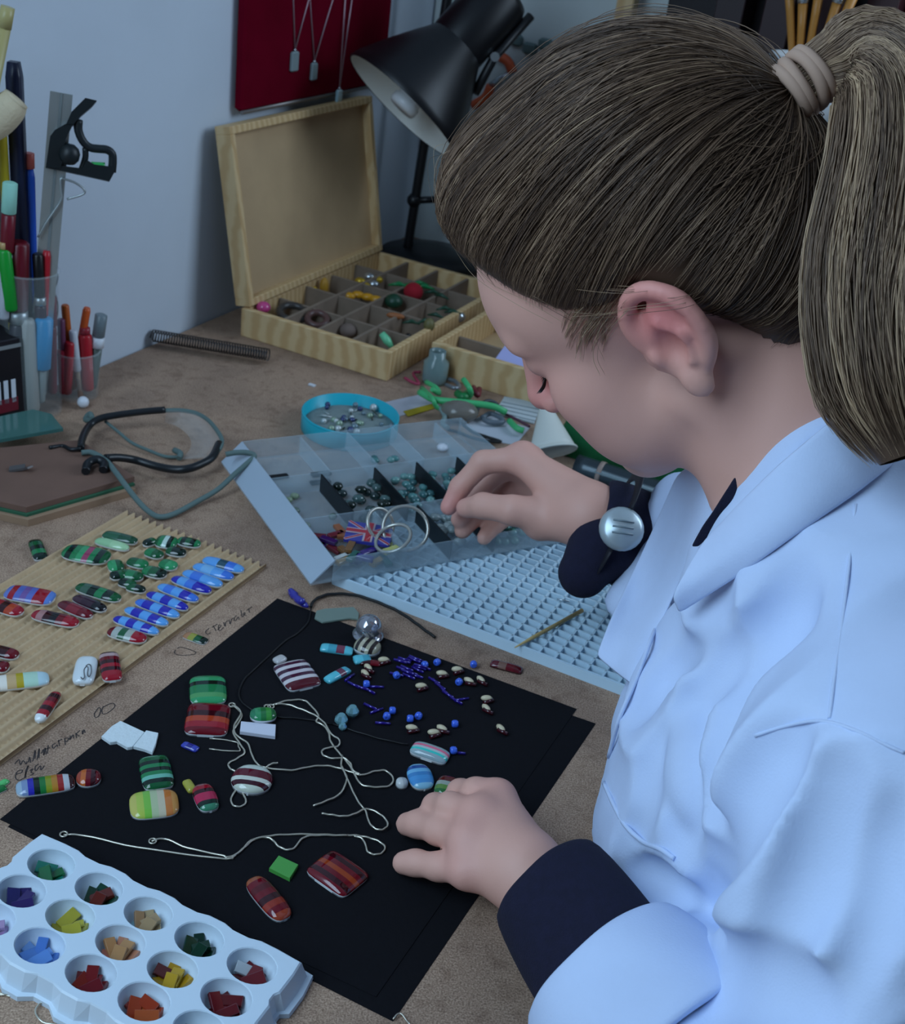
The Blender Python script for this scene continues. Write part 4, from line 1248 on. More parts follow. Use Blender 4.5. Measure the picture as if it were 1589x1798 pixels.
# short cup
stick(P2, (128, 695), (114, 535), .0042, ORG, 'orange_stick', 'left of two orange sticks, upright, in the short cup', 'stick', [(0, .55, c('pale_wood', (150, 110, 90)), .9, 'lower'), (.55, 1, c('burnt', (190, 92, 30)), 1, 'upper')])
stick(off(P2, .004, .006), (128, 690), (153, 540), .0042, ORG, 'orange_stick', 'right of two orange sticks, leaning right, in the short cup', 'stick')
stick(off(P2, .008, -.004), (140, 690), (128, 580), .0042, WHT, 'white_pen', 'slim white pen in the middle of the short cup', 'pen', [(0, .35, c('pen_grip', (170, 150, 130)), .6, 'lower'), (.35, 1, WHT, 1, 'barrel')])
stick(off(P2, .006, .004), (154, 695), (149, 575), .0068, RED, 'red_marker', 'fat red marker in the short cup', 'marker', [(0, .9, RED, 1, 'body'), (.9, 1, c('red_top', (150, 40, 54)), .8, 'top')])
stick(off(P2, .004, .010), (160, 690), (178, 552), .0066, GRY, 'grey_cap_pen', 'pen with a rounded grey cap and white collar at the right of the cup', 'pen', [(0, .56, c('grey_green', (90, 104, 100)), .9, 'body'), (.56, .70, WHT, 1.12, 'collar'), (.70, 1, GRY, 1, 'cap')])
stick(off(P2, .004, -.010), (112, 700), (107, 560), .0050, PURP, 'crimson_pen', 'crimson pen at the left side of the short cup', 'pen', [(0, .6, c('crimson', (176, 30, 56)), 1, 'body'), (.6, 1, c('plum2', (110, 60, 90)), .8, 'cap')])
stick(off(P2, .010, -.006), (118, 705), (122, 600), .0052, RED, 'scarlet_marker', 'scarlet marker beside the crimson pen in the short cup', 'marker')
# brush lying in front with white pompom end
dab = thing('dabber', tab(146, 708), 'small brush with a white bead end in front of the short cup', 'brush')
MB().ball(tab(146, 706, .0065), .0062, 12).build('bead_end', WHT, dab)
MB().tube([tab(143, 700, .008), aty(136, 665, tab(141, 700)), aty(132, 645, tab(141, 700))], [.003, .002, .0016], 8).build('handle', c('dab_handle', (120, 96, 84)), dab)

# ---- dark printed box at the left edge
kb = tab(46, 738)
kd = unit(tab(46, 738) - tab(0, 758))
kd = unit(AX_V * .96 + AX_U * .28)
kn = np.cross(kd, ZUP)
Hk = aty(40, 592, kb)[2]
bx_ = thing('black_carton', kb, 'black printed carton with white bars at the left edge', 'carton')
kc = kb - kd * .06 - kn * .03 + ZUP * Hk / 2
MB().box(kc, (kd, kn, ZUP), (.06, .03, Hk / 2), bev=.001).build('body', mat('black_print', (24, 22, 28), .3), bx_)
for i in range(5):
    MB().box(kb - kd * (.012 + .008 * i) + kn * .0004 + ZUP * Hk * .40, (kd, kn, ZUP), (.0022, .0004, .012)).build('white_bar', WHT, bx_)
MB().box(kb - kd * .03 + kn * .0004 + ZUP * Hk * .24, (kd, kn, ZUP), (.022, .0004, .007)).build('red_print', c('print_red', (110, 30, 44)), bx_)
MB().box(kb - kd * .03 + kn * .0004 + ZUP * Hk * .92, (kd, kn, ZUP), (.028, .0005, .0018)).build('silver_line', STL, bx_)
MB().box(kb - kd * .055 + kn * .0004 + ZUP * Hk * .72, (kd, kn, ZUP), (.006, .0004, .006)).build('red_print', c('print_red', (110, 30, 44)), bx_)

# ---- sheet glass and boards at left
gz = .003
tg = mat('teal_sheet_glass', (90, 140, 134), .1, trans=.45)
mb = MB().prism([tab(*p) for p in [(-30, 772), (60, 752), (92, 760), (112, 785), (0, 806), (-30, 812)]], .017, .021, 0, .0006)
tag(mb.build('glass_sheet', tg), 'teal tinted glass offcut lying on the brown board', 'glass')
mb = MB().prism([tab(*p) for p in [(-40, 752), (36, 738), (60, 750), (-40, 772)]], .0005, .0045, 0, .0006)
tag(mb.build('glass_sheet', tg), 'teal glass offcut behind the brown board, under the carton', 'glass')
bd = [(46, 912 - 20), (232, 842 - 6), (130, 770), (-90, 800), (-90, 845)]
lab = [('lower_board', 0.0002, .0075, (150, 122, 98), 'bottom tan fibreboard of the stacked boards', 6), ('felt_sheet', .0076, .0105, (44, 92, 66), 'green layer between the two stacked boards', 2), ('brown_board', .0106, .0165, (112, 84, 72), 'brown top board of the stack at the left', 0)]
for nm, z0, z1, co, lb, g in lab:
    poly = [tab(x + (g * .4 if x > 40 else 0), y + g, .0165) for x, y in [(46, 890), (236, 836), (140, 772), (-140, 800), (-140, 848)]]
    tag(MB().prism(poly, z0, z1, 0, .0005).build(nm, mat('board_' + nm, co, .8, noise=.08, nscale=30)), lb, 'board')
mt = thing('metal_scrap', tab(35, 822, .0166), 'little crumpled grey metal scrap on the brown board', 'scrap')
MB().box(tab(30, 822, .0185), (unit([1, .3, .2]), unit([-.3, 1, 0]), ZUP), (.007, .004, .0012)).build('sheet', mat('dull_zinc', (104, 100, 100), .5, metal=.4), mt)
MB().box(tab(46, 822, .0195), (unit([.8, -.4, .5]), unit([.4, .8, 0]), unit([-.5, 0, .8])), (.006, .003, .0008)).build('flap', MATS['dull_zinc'], mt)

# ---- wire binding coil
a0, a1 = tab(268, 598, .006), tab(472, 632, .006)
ax1 = unit(a1 - a0)
n1 = np.cross(ax1, ZUP)
L = np.linalg.norm(a1 - a0)
turns = 44
pts = []
for k in range(turns * 8):
    t = k / 8
    a = 2 * math.pi * t
    pts.append(a0 + ax1 * L * t / turns + n1 * .0085 * math.cos(a) + ZUP * (.0055 + .0068 * math.sin(a) + .0009))
tag(MB().tube(pts, .0009, 4).build('binding_coil', mat('dark_wire', (70, 66, 66), .4, metal=.6)), 'long dark wire coil lying in front of the pine box', 'coil')
tag(MB().box(tab(548, 676, .0012), (AX_U, AX_V, ZUP), (.004, .002, .0008)).build('plastic_scrap', WHT), 'tiny white scrap on the chipboard in front of the pine box', 'scrap')

# ---- safety glasses
Z2 = lambda x, y: (x / 3.457, 400 + y / 3.457)
gg = thing('safety_glasses', tab(270, 780), 'clear safety glasses with black frame and grey green cords', 'glasses')


def gtube(pts, r, m, nm, flat=None):
    P = catmull([tab(*Z2(x, y), z) for x, y, z in pts], 5)
    MB().tube(P, r, 8, flat=flat).build(nm, m, gg)


M_GB = mat('frame_black', (24, 28, 32), .35)
M_GC = mat('grey_green_cord', (92, 112, 110), .8)
gtube([(490, 1340, .020), (500, 1280, .018), (535, 1210, .014), (600, 1160, .018), (720, 1135, .020), (880, 1115, .020), (1000, 1105, .02)], .0036, M_GB, 'temple')
gtube([(1000, 1108, .02), (1100, 1108, .019), (1190, 1125, .018), (1260, 1165, .018), (1310, 1220, .018), (1345, 1280, .017), (1340, 1330, .017), (1300, 1380, .016)], .0022, M_GC, 'brow_wire')
gtube([(1330, 1310, .017), (1290, 1390, .016), (1220, 1435, .015), (1130, 1465, .014), (1040, 1465, .012), (940, 1445, .01), (820, 1410, .012), (720, 1395, .018), (640, 1398, .021)], .0040, M_GB, 'temple')
gtube([(300, 1335, .018), (380, 1325, .017), (430, 1345, .019), (490, 1340, .020)], .0020, M_GB, 'cord_end')
gtube([(560, 1160, .010), (545, 1130, .012), (520, 1165, .006), (575, 1165, .010)], .0030, M_GC, 'cord_clip')
gtube([(520, 1480, .0205), (535, 1430, .022), (590, 1405, .024), (630, 1430, .022), (625, 1470, .0205)], .0040, M_GB, 'nose_pad')
gtube([(640, 1175, .012), (720, 1240, .008), (800, 1305, .004), (900, 1350, .0035), (1000, 1388, .003), (1080, 1392, .003)], .0017, M_GC, 'cord')
gtube([(1060, 1350, .004), (1095, 1370, .006), (1085, 1400, .004)], .0030, M_GC, 'cord_clip')
gtube([(495, 1365, .020), (560, 1365, .020), (640, 1410, .020), (700, 1480, .020), (760, 1560, .019), (830, 1650, .010), (900, 1720, .004), (970, 1755, .004), (1060, 1735, .004), (1200, 1660, .005), (1320, 1590, .010), (1420, 1500, .018), (1500, 1430, .026), (1545, 1385, .030), (1500, 1365, .032), (1430, 1365, .032), (1370, 1375, .03)], .0026, M_GC, 'cord')
# clear wrap lens between the brow and the lower frame
A_ = catmull([tab(*Z2(x, y), z) for x, y, z in [(1010, 1115, .02), (1150, 1118, .019), (1260, 1168, .018), (1330, 1250, .018), (1340, 1320, .017), (1290, 1390, .016)]], 4)
B_ = catmull([tab(*Z2(x, y), z) for x, y, z in [(1000, 1180, .002), (1080, 1210, .002), (1140, 1260, .002), (1160, 1310, .002), (1140, 1360, .002), (1090, 1400, .002)]], 4)
lens = MB()
lens.add([p for ab in zip(A_, B_) for p in ab], [(2 * i, 2 * i + 1, 2 * i + 3, 2 * i + 2) for i in range(len(A_) - 1)], 0, True)
lo = lens.build('lens', mat('clear_lens', (235, 240, 240), .04, alpha=.12, spec=.9), gg)
lo.modifiers.new('thick', 'SOLIDIFY').thickness = .0016
# ================================================================ tin lid, grille, organiser, small things behind the hand
tc0 = tab(613, 757)
tin = thing('tin_lid', tc0, 'round turquoise tin lid filled with beads and wire bits', 'tin lid')
M_TURQ = mat('turquoise_enamel', (28, 170, 190), .3)
TR, TH = .0515, .021
MB().lathe(tc0, ZUP, [(0, .0005), (TR - .002, .0005), (TR, .002), (TR, TH - .001), (TR - .0006, TH), (TR - .002, TH), (TR - .002, .002), (0, .002)], 48).build('shell', M_TURQ, tin)
MB().tube([tc0 + ZUP * (TH - .0006) + (TR - .0008) * np.array([math.cos(a), math.sin(a), 0]) for a in np.linspace(0, 2 * math.pi, 49)[:-1]], .0012, 6, closed=True).build('rolled_rim', M_TURQ, tin)
MB().lathe(tc0 + ZUP * .0022, ZUP, [(0, .011), (.02, .011), (.04, .009), (TR - .003, .006)], 32).build('padding', mat('grey_wadding', (118, 132, 132), .9, bump=.8, bscale=150), tin)
rt = random.Random(9)
colsT = [((168, 176, 176), 'silver'), ((60, 70, 110), 'navy'), ((140, 160, 140), 'sage'), ((70, 76, 66), 'olive'), ((190, 196, 196), 'white'), ((110, 130, 140), 'slate')]
for i in range(42):
    a, r = rt.uniform(0, 6.28), TR * .86 * math.sqrt(rt.uniform(0, 1))
    co, cn = colsT[i % 6]
    p = tc0 + np.array([r * math.cos(a), r * math.sin(a), 0]) + ZUP * (.0145 - .05 * max(0, r - .03))
    m = mat('tin_' + cn, co, .25, metal=.3)
    if i % 3 == 0:
        d = np.array([math.cos(a * 3), math.sin(a * 3), .1]) * rt.uniform(.004, .008)
        if np.hypot(*(p + d - tc0)[:2]) > TR - .004 or np.hypot(*(p - d - tc0)[:2]) > TR - .004:
            p = tc0 + (p - tc0) * [.6, .6, 1]
        tag(MB().tube([p - d, p + d], .0009, 5).build('wire_bit', m), cn + ' wire offcut inside the turquoise tin lid', 'wire', cn + ' wire offcuts in the tin lid')
    else:
        tag(MB().ball(p, rt.uniform(.0025, .0045), 8).build('bead', m), cn + ' bead inside the turquoise tin lid', 'bead', cn + ' beads in the tin lid')

# ---- white egg-crate grille
GU0, GU1, GV0, GV1, GH = -.420, -.150, .774, 1.075, .0095
M_GRI = mat('grille_plastic', (196, 222, 238), .45)
gr = thing('egg_crate_grille', uv((GU0 + GU1) / 2, (GV0 + GV1) / 2), 'white plastic egg crate grille lying in front of the chest', 'grille')
nu_, nv_ = 20, 30
meu = MB().box((0, 0, 0), AX, ((GU1 - GU0) / 2, .0009, GH / 2 - .0004)).mesh('slat', M_GRI, (0, 0, 0))
mev = MB().box((0, 0, 0), AX, (.0009, (GV1 - GV0) / 2, GH / 2 - .0004)).mesh('slat', M_GRI, (0, 0, 0))
gc = np.array(gr['_o'])
for i in range(1, nu_):
    o = bpy.data.objects.new('slat', mev)
    COL.objects.link(o)
    o.parent = gr
    o.location = uv(GU0 + (GU1 - GU0) * i / nu_, (GV0 + GV1) / 2, GH / 2) - gc
for j in range(1, nv_):
    o = bpy.data.objects.new('slat', meu)
    COL.objects.link(o)
    o.parent = gr
    o.location = uv((GU0 + GU1) / 2, GV0 + (GV1 - GV0) * j / nv_, GH / 2) - gc
for cpt, hs in ((uv((GU0 + GU1) / 2, GV0, GH / 2), ((GU1 - GU0) / 2, .0012, GH / 2)), (uv((GU0 + GU1) / 2, GV1, GH / 2), ((GU1 - GU0) / 2, .0012, GH / 2)),
                (uv(GU0, (GV0 + GV1) / 2, GH / 2), (.0012, (GV1 - GV0) / 2, GH / 2)), (uv(GU1, (GV0 + GV1) / 2, GH / 2), (.0012, (GV1 - GV0) / 2, GH / 2))):
    MB().box(cpt, AX, hs).build('edge_strip', M_GRI, gr)
# wooden stick on the grille
pa_, pb_ = tab(904, 1137, GH + .002), tab(1022, 1072, GH + .002)
tag(MB().tube([pa_, pa_ + (pb_ - pa_) * .25, pb_], [.0005, .0017, .0019], 8).build('wooden_stick', mat('pale_stick', (190, 164, 110), .6)), 'pointed wooden stick lying across the white grille', 'stick')
tag(MB().tube([tab(978, 1052, GH + .001), tab(1000, 1056, GH + .001)], .0009, 6).build('wire_bit', mat('steel_bit', (170, 186, 196), .3, metal=.6)), 'short steel wire bit on the grille under the cuff', 'wire')

# ---- clear organiser box
OZ = GH + .0006
F0, F1, L0 = tab(545, 1028, OZ), tab(985, 953, OZ), tab(372, 815, OZ)
oa = unit(F1 - F0)
ob = np.array([-oa[1], oa[0], 0])
if ob @ (L0 - F0) < 0:
    ob = -ob
OA, OB, OH = .262, (L0 - F0) @ ob, .021
OL = .020                                       # width of the sloping hinge side
org = thing('organiser_box', F0 + oa * OA / 2 + ob * OB / 2, 'clear plastic compartment box of glass beads under the blurred hand', 'organiser')
M_PP = mat('frosted_plastic', (186, 208, 220), .3, alpha=.27, spec=.6)
M_PPW = mat('milky_plastic', (190, 206, 222), .35, alpha=.62)
opt = lambda a, b, z=0.: F0 + oa * a + ob * b + ZUP * z
oax = (oa, ob, ZUP)
MB().box(opt(OA / 2, OB / 2, .0008), oax, (OA / 2, OB / 2, .0008)).build('floor_panel', M_PP, org)
MB().box(opt(OA / 2 + OL / 2, .0008, OH / 2), oax, ((OA - OL) / 2, .0008, OH / 2)).build('front_wall', M_PP, org)
MB().box(opt(OA / 2 + OL / 2, OB - .0008, OH / 2), oax, ((OA - OL) / 2, .0008, OH / 2)).build('back_wall', M_PP, org)
MB().box(opt(OA - .0008, OB / 2, OH / 2), oax, (.0008, OB / 2, OH / 2)).build('end_wall', M_PP, org)
mb = MB()
lw = [opt(0, 0, .0016), opt(0, OB, .0016), opt(OL, OB, OH), opt(OL, 0, OH), opt(.0015, 0, .0016), opt(.0015, OB, .0016), opt(OL + .0012, OB, OH - .001), opt(OL + .0012, 0, OH - .001)]
mb.add(lw, [(0, 1, 2, 3), (7, 6, 5, 4), (0, 3, 7, 4), (1, 5, 6, 2), (3, 2, 6, 7), (0, 4, 5, 1)])
mb.build('hinge_wall', M_PPW, org)
rows = [.0, .072, .150, OB]
for b in rows[1:3]:
    MB().box(opt(OA / 2 + OL / 2, b, OH / 2), oax, ((OA - OL) / 2 - .001, .0007, OH / 2 - .001)).build('long_divider', M_PP, org)
M_BDIV = mat('black_divider', (14, 22, 28), .4)
for r, offs in enumerate(([.068, .112, .156, .20], [.050, .105, .150, .195], [.06, .11, .16, .21])):
    for k, a in enumerate(offs):
        b0_, b1_ = rows[r] + .002, rows[r + 1] - .002
        blk = (r == 0 and k in (1, 2)) or (r == 1 and k in (0, 1, 2, 3))
        MB().box(opt(OL + a, (b0_ + b1_) / 2, OH / 2 - (0 if not blk else .0005)), oax, (.0007, (b1_ - b0_) / 2, OH / 2 - .0012)).build('cross_divider', M_BDIV if blk else M_PP, org)
ro = random.Random(21)


def scatter(a0, a1, b0, b1, n, cols, kind, label, cat, grp, s=.005, zl=2):
    for i in range(n):
        co = cols[i % len(cols)]
        a, b = ro.uniform(a0, a1), ro.uniform(b0, b1)
        z = .0018 + s * .6 + (i % zl) * s * .75
        p = opt(OL + a, b, z)
        if kind == 'bead':
            mb = MB().ball(p, (s, s * .85, s * .62), 8, axes=(unit([math.cos(i), math.sin(i), 0]), unit([-math.sin(i), math.cos(i), 0]), ZUP))
            m = tmat(co, .06)
        else:
            ang = ro.uniform(0, 3.1)
            X = np.array([math.cos(ang), math.sin(ang), 0])
            mb = MB().box(p, (X, np.array([-X[1], X[0], 0]), ZUP), (s * 1.5, s * .6, s * .35), bev=.0004)
            m = gmat(co)
        tag(mb.build('glass_bead' if kind == 'bead' else 'glass_strip', m), label, cat, grp)


TEAL = [(92, 150, 150), (120, 170, 168), (70, 120, 124)]
scatter(.112 + .008, .148, .158, .20, 4, TEAL, 'bead', 'pale teal bead in the far row of the clear box', 'bead', 'far row teal beads', .005)
scatter(.058, .098, .080, .142, 20, [(60, 84, 84), (80, 110, 110), (40, 60, 60), (24, 40, 34)], 'bead', 'dark smoky bead in the middle row of the clear box', 'bead', 'smoky beads in the clear box', .0062)
scatter(.112, .144, .080, .142, 24, TEAL, 'bead', 'teal glass nugget between two black dividers', 'bead', 'teal nuggets left of the hand', .0052)
scatter(.156, .190, .080, .142, 22, TEAL, 'bead', 'sea green glass nugget beside the fingertips', 'bead', 'sea green nuggets under the hand', .005)
scatter(.008, .040, .080, .142, 5, [(150, 170, 140), (120, 140, 130)], 'bead', 'pale sage bead in the leftmost middle compartment', 'bead', 'sage beads in the clear box', .0048)
scatter(.162, .194, .008, .064, 30, [(120, 176, 160), (150, 196, 186), (100, 160, 150)], 'bead', 'light aqua glass nugget in the near row below the fingers', 'bead', 'aqua nuggets in the near row', .0055, 3)
scatter(.118, .150, .008, .064, 14, [(176, 190, 190), (150, 166, 168)], 'bead', 'clear silvery bead beside the bangles', 'bead', 'clear beads by the bangles', .006)
scatter(.006, .062, .006, .030, 14, [(60, 40, 120), (190, 190, 110), (30, 90, 80), (200, 206, 206), (120, 80, 40), (60, 50, 130), (170, 130, 50)], 'strip', 'bright glass strip jumbled in the near left compartment', 'glass strip', 'glass strips in the clear box', .0052, 3)
scatter(.006, .040, .036, .066, 8, [(110, 40, 50), (150, 90, 60), (60, 30, 90)], 'strip', 'brown and maroon glass strip at the back of the near left compartment', 'glass strip', 'maroon strips in the clear box', .0052, 2)
scatter(.206, .235, .006, .03, 5, [(60, 40, 40), (150, 120, 100)], 'strip', 'brownish strip in the last near compartment', 'glass strip', 'brown strips in the clear box', .005, 2)
# flag tile: blue with red and white crosses
fz = .0125
fl_ = thing('flag_tile', opt(OL + .055, .045, .0018), 'small tile with a blue, red and white crossed flag design', 'tile')
fa, fb = unit(oa * .85 - ob * .53), unit(oa * .53 + ob * .85)
fc = opt(OL + .052, .044, fz)
ftz = unit(ZUP - fa * .0)
MB().box(fc, (fa, fb, ZUP), (.020, .0165, .0015), bev=.0003).build('tile', gmat((58, 60, 150)), fl_)
Wt, Rd = gmat((190, 170, 180)), gmat((176, 40, 56))
dg = math.hypot(.020, .0165)
for i, (X, ln, wd, m, z) in enumerate([(unit(fa * .020 + fb * .0165), dg * .97, .0016, Wt, .0016), (unit(fa * .020 - fb * .0165), dg * .97, .0016, Wt, .0017), (unit(fa * .020 + fb * .0165), dg * .96, .0008, Rd, .0018), (unit(fa * .020 - fb * .0165), dg * .96, .0008, Rd, .0019),
                                      (fa, .0199, .0042, Wt, .0020), (fb, .0164, .0042, Wt, .0021), (fa, .0199, .0026, Rd, .0022), (fb, .0164, .0026, Rd, .0023)]):
    MB().box(fc + ZUP * z, (X, np.cross(ZUP, X), ZUP), (ln, wd, .0002)).build('stripe', m, fl_)
for (x, y, R_, tl, lb) in ((712, 928, .020, (.15, -.75, .65), 'large pale bangle standing tilted in the near row'), (668, 920, .014, (.6, -.5, .6), 'small silver ring left of the pale bangle'), (690, 945, .016, (-.4, -.3, .9), 'thin silver ring lying below the pale bangle')):
    p = tab(x, y, OZ + .020)
    ax_ = unit(tl)
    e1 = unit(np.cross(ax_, [.3, 1, .2]))
    e2 = np.cross(ax_, e1)
    tag(MB().tube([p + (e1 * math.cos(t) + e2 * math.sin(t)) * R_ for t in np.linspace(0, 2 * math.pi, 33)[:-1]], .0016, 8, closed=True).build('bangle', mat('pale_metal', (186, 186, 178), .25, metal=.6)), lb, 'bangle')
tag(MB().ball(opt(OL + .205, .195, .006), (.006, .006, .004), 12).build('white_button', WHT), 'white domed button in the far row of the clear box', 'button')
for i, (a, b) in enumerate([(.020, .170), (.055, .150), (.062, .165)]):
    tag(MB().box(opt(OL + a, b + .01, .004), oax, (.010, .003, .0015), bev=.0005).build('dark_clip', M_BDIV), ['dark clip in the far left compartment of the clear box', 'dark clip second in the far row of the clear box', 'dark clip third in the far row of the clear box'][i], 'clip')

# ---- bits between organiser and boxes
tag(MB().prism([tab(x, y) for x, y in [(672, 708), (745, 692), (772, 712), (700, 732)]], .0003, .0008).build('paper_slip', mat('slip_paper', (176, 176, 186), .7)), 'pale paper slip with a yellow strip near the tin lid', 'paper')
tag(MB().prism([tab(x, y) for x, y in [(708, 724), (762, 710), (768, 717), (716, 733)]], .0009, .0016).build('yellow_strip', mat('yellow_strip', (160, 140, 30), .6)), 'mustard yellow strip lying on the pale slip', 'strip')
tag(MB().prism([tab(x, y) for x, y in [(815, 748), (850, 728), (930, 752), (905, 782), (860, 775)]], .0003, .0007).build('printed_sheet', mat('sheet_grey', (190, 196, 206), .7)), 'pale printed sheet behind the blurred hand, nearer one', 'paper')
ps = thing('bead_card', tab(915, 722), 'pale card with rows of lines near the cone', 'card')
cpx = [(885, 700), (950, 712), (938, 746), (868, 728)]
MB().prism([tab(x, y) for x, y in cpx], .001, .003).build('card', mat('card_white', (186, 196, 200), .7), ps)
for f in (.2, .4, .6, .8):
    e = [tab(cpx[0][0] + (cpx[3][0] - cpx[0][0]) * f, cpx[0][1] + (cpx[3][1] - cpx[0][1]) * f, .0034), tab(cpx[1][0] + (cpx[2][0] - cpx[1][0]) * f, cpx[1][1] + (cpx[2][1] - cpx[1][1]) * f, .0034)]
    MB().tube(e, .0005, 4).build('line', c('line_grey', (130, 142, 146)), ps)
MG = mat('mint_green_wire', (70, 176, 112), .4)
MGD = mat('deep_green_wire', (24, 116, 62), .4)
ZB = lambda x, y: (640 + x / 3.9725, 540 + y / 3.9725)
for i, (L, r, m, lb) in enumerate([
        ([(385, 590, .012), (480, 640, .014), (600, 655, .016), (750, 668, .016), (900, 690, .014), (985, 730, .008)], .0040, MG, 'long mint green plastic stem across the jumble'),
        ([(400, 560, .006), (470, 630, .02), (500, 690, .012), (560, 720, .006)], .0026, MG, 'short mint green stem crossing the long one'),
        ([(430, 520, .012), (500, 560, .016), (520, 600, .012), (470, 570, .02)], .0028, MG, 'mint green twist above the long stem'),
        ([(690, 500, .03), (730, 560, .026), (740, 610, .016), (700, 640, .01)], .0032, MG, 'upright mint green sprig in the jumble'),
        ([(650, 600, .012), (690, 625, .014), (720, 600, .012)], .0050, MGD, 'dark green bud at the foot of the sprig'),
        ([(280, 490, .006), (330, 520, .005), (380, 530, .004), (340, 460, .004), (390, 450, .004)], .0018, mat('crimson_cord', (150, 50, 76), .6), 'loose crimson cord left of the jumble'),
        ([(760, 560, .008), (770, 590, .012), (790, 610, .010), (800, 570, .006)], .0036, mat('maroon_bit', (110, 30, 44), .5), 'maroon twist right of the green sprig'),
        ([(985, 745, .004), (1060, 780, .004), (1150, 830, .004)], .0016, mat('plum_cord', (84, 50, 66), .6), 'thin plum cord running to the white cone'),
        ([(1010, 790, .004), (1060, 840, .005), (1110, 860, .004)], .0036, MG, 'mint scrap beside the white cone'),
        ([(580, 850, .003), (650, 870, .004), (760, 910, .004), (880, 935, .003), (950, 935, .003), (860, 905, .004), (760, 870, .004), (690, 820, .003)], .0018, M_CORD, 'black cord loop behind the clear box'),
        ([(780, 750, .004), (800, 690, .008), (860, 650, .010), (920, 670, .006), (930, 710, .003)], .0022, mat('dark_band', (52, 60, 66), .5), 'dark elastic band beside the mint stem'),
        ([(820, 770, .003), (880, 740, .004), (950, 770, .004), (960, 800, .003), (880, 800, .003), (830, 780, .003)], .0030, mat('grey_loop', (96, 106, 116), .4), 'grey loop lying on the pale sheet'),
        ([(570, 540, .006), (620, 560, .012), (660, 555, .010), (640, 520, .008), (590, 500, .004)], .0026, mat('silver_loop', (130, 136, 142), .3, metal=.5), 'silver wire loop in the jumble'),
        ([(530, 700, .01), (560, 760, .006), (545, 810, .006), (580, 840, .006)], .0030, mat('steel_scrap', (120, 140, 140), .3), 'glassy twist below the mint stem')]):
    P = catmull([tab(*ZB(x, y), z + r) for x, y, z in L], 5)
    tag(MB().tube(P, r, 7).build('green_twig' if i < 5 else 'loose_string', m), lb, 'twig' if i < 5 else 'string')
rr = tab(*ZB(690, 470), .0)
P = [aty(*ZB(690 + 68 * math.cos(a), 420 + 78 * math.sin(a)), rr) for a in np.linspace(0, 2 * math.pi, 25)[:-1]]
tag(MB().tube(P, .0014, 6, closed=True).build('red_hoop', mat('dull_red_wire', (140, 84, 80), .5)), 'thin dull red hoop standing against the pine tray', 'hoop')
gj = tab(*ZB(485, 520))
jar2 = thing('tiny_glass_jar', gj, 'tiny pale glass jar standing beside the pine box corner', 'jar')
MB().lathe(gj, ZUP, [(0, 0), (.014, 0), (.015, .004), (.015, .026), (.010, .031), (.010, .040), (.0085, .040), (.0085, .031), (.013, .025), (.013, .003), (0, .002)], 18).build('jar_body', mat('pale_jar_glass', (150, 176, 176), .12, trans=.5), jar2)
blob2 = tab(*ZB(650, 790))
tag(MB().ball(blob2 + ZUP * .012, (.022, .017, .012), 16).build('bead_bag', mat('clear_bag', (130, 124, 116), .2, trans=.3)), 'small see-through bag of beads behind the clear box', 'bag')

# cone
tip, mouth = np.array(aty(956, 706, tab(960, 800))), tab(970, 792, .022)
cdir = unit(mouth - tip)
Lc = np.linalg.norm(mouth - tip)
cone = thing('white_cone', tab(970, 803), 'white cone shaped icing nozzle bag standing before the green cloth', 'cone')
side = unit(np.cross(cdir, unit(mouth - CC)))
prof = []
mb = MB()
nC = 24
for k in range(9):
    f = k / 8
    cpt = tip + (mouth - tip) * f
    for j in range(nC):
        a = 2 * math.pi * j / nC
        rr_ = .004 + .020 * f
        mb.v.append(tuple(cpt + (side * math.cos(a) * rr_ * 1.05 + np.cross(cdir, side) * math.sin(a) * rr_ * .95)))
for k in range(8):
    for j in range(nC):
        mb.f.append((k * nC + j, k * nC + (j + 1) % nC, (k + 1) * nC + (j + 1) % nC, (k + 1) * nC + j))
        mb.m.append(0)
        mb.sm.append(True)
co_ = mb.build('cone_wall', mat('white_cone', (206, 208, 200), .5), cone)
co_.modifiers.new('thick', 'SOLIDIFY').thickness = .002
MB().tube([mouth + (side * math.cos(a) * .0252 + np.cross(cdir, side) * math.sin(a) * .0228) for a in np.linspace(0, 2 * math.pi, 25)[:-1]], .0014, 6, closed=True).build('lip', MATS['white_cone'], cone)

# green cloth heap
gp = tab(1090, 800)
mb = MB()
nx_, ny_ = 28, 20
for i in range(nx_):
    for j in range(ny_):
        a, b = i / (nx_ - 1) * 2 - 1, j / (ny_ - 1) * 2 - 1
        h = .085 * max(0, 1 - abs(a) ** 2.5) ** .7 * max(0, 1 - abs(b) ** 2.2) ** .6
        h *= 1 + .12 * math.sin(6 * a + 3 * b) + .06 * math.sin(11 * a - 5 * b)
        mb.v.append(tuple(uv(-.270 + .108 * a, 1.188 + .046 * b, max(.001, h))))
for i in range(nx_ - 1):
    for j in range(ny_ - 1):
        mb.f.append((i * ny_ + j, (i + 1) * ny_ + j, (i + 1) * ny_ + j + 1, i * ny_ + j + 1))
        mb.m.append(0)
        mb.sm.append(True)
gcl = mb.build('green_cloth', mat('green_cloth', (16, 104, 58), .85, noise=.15, nscale=40))
gcl.modifiers.new('thick', 'SOLIDIFY').thickness = .002
tag(gcl, 'bright green cloth bundle heaped below the cheek', 'cloth')
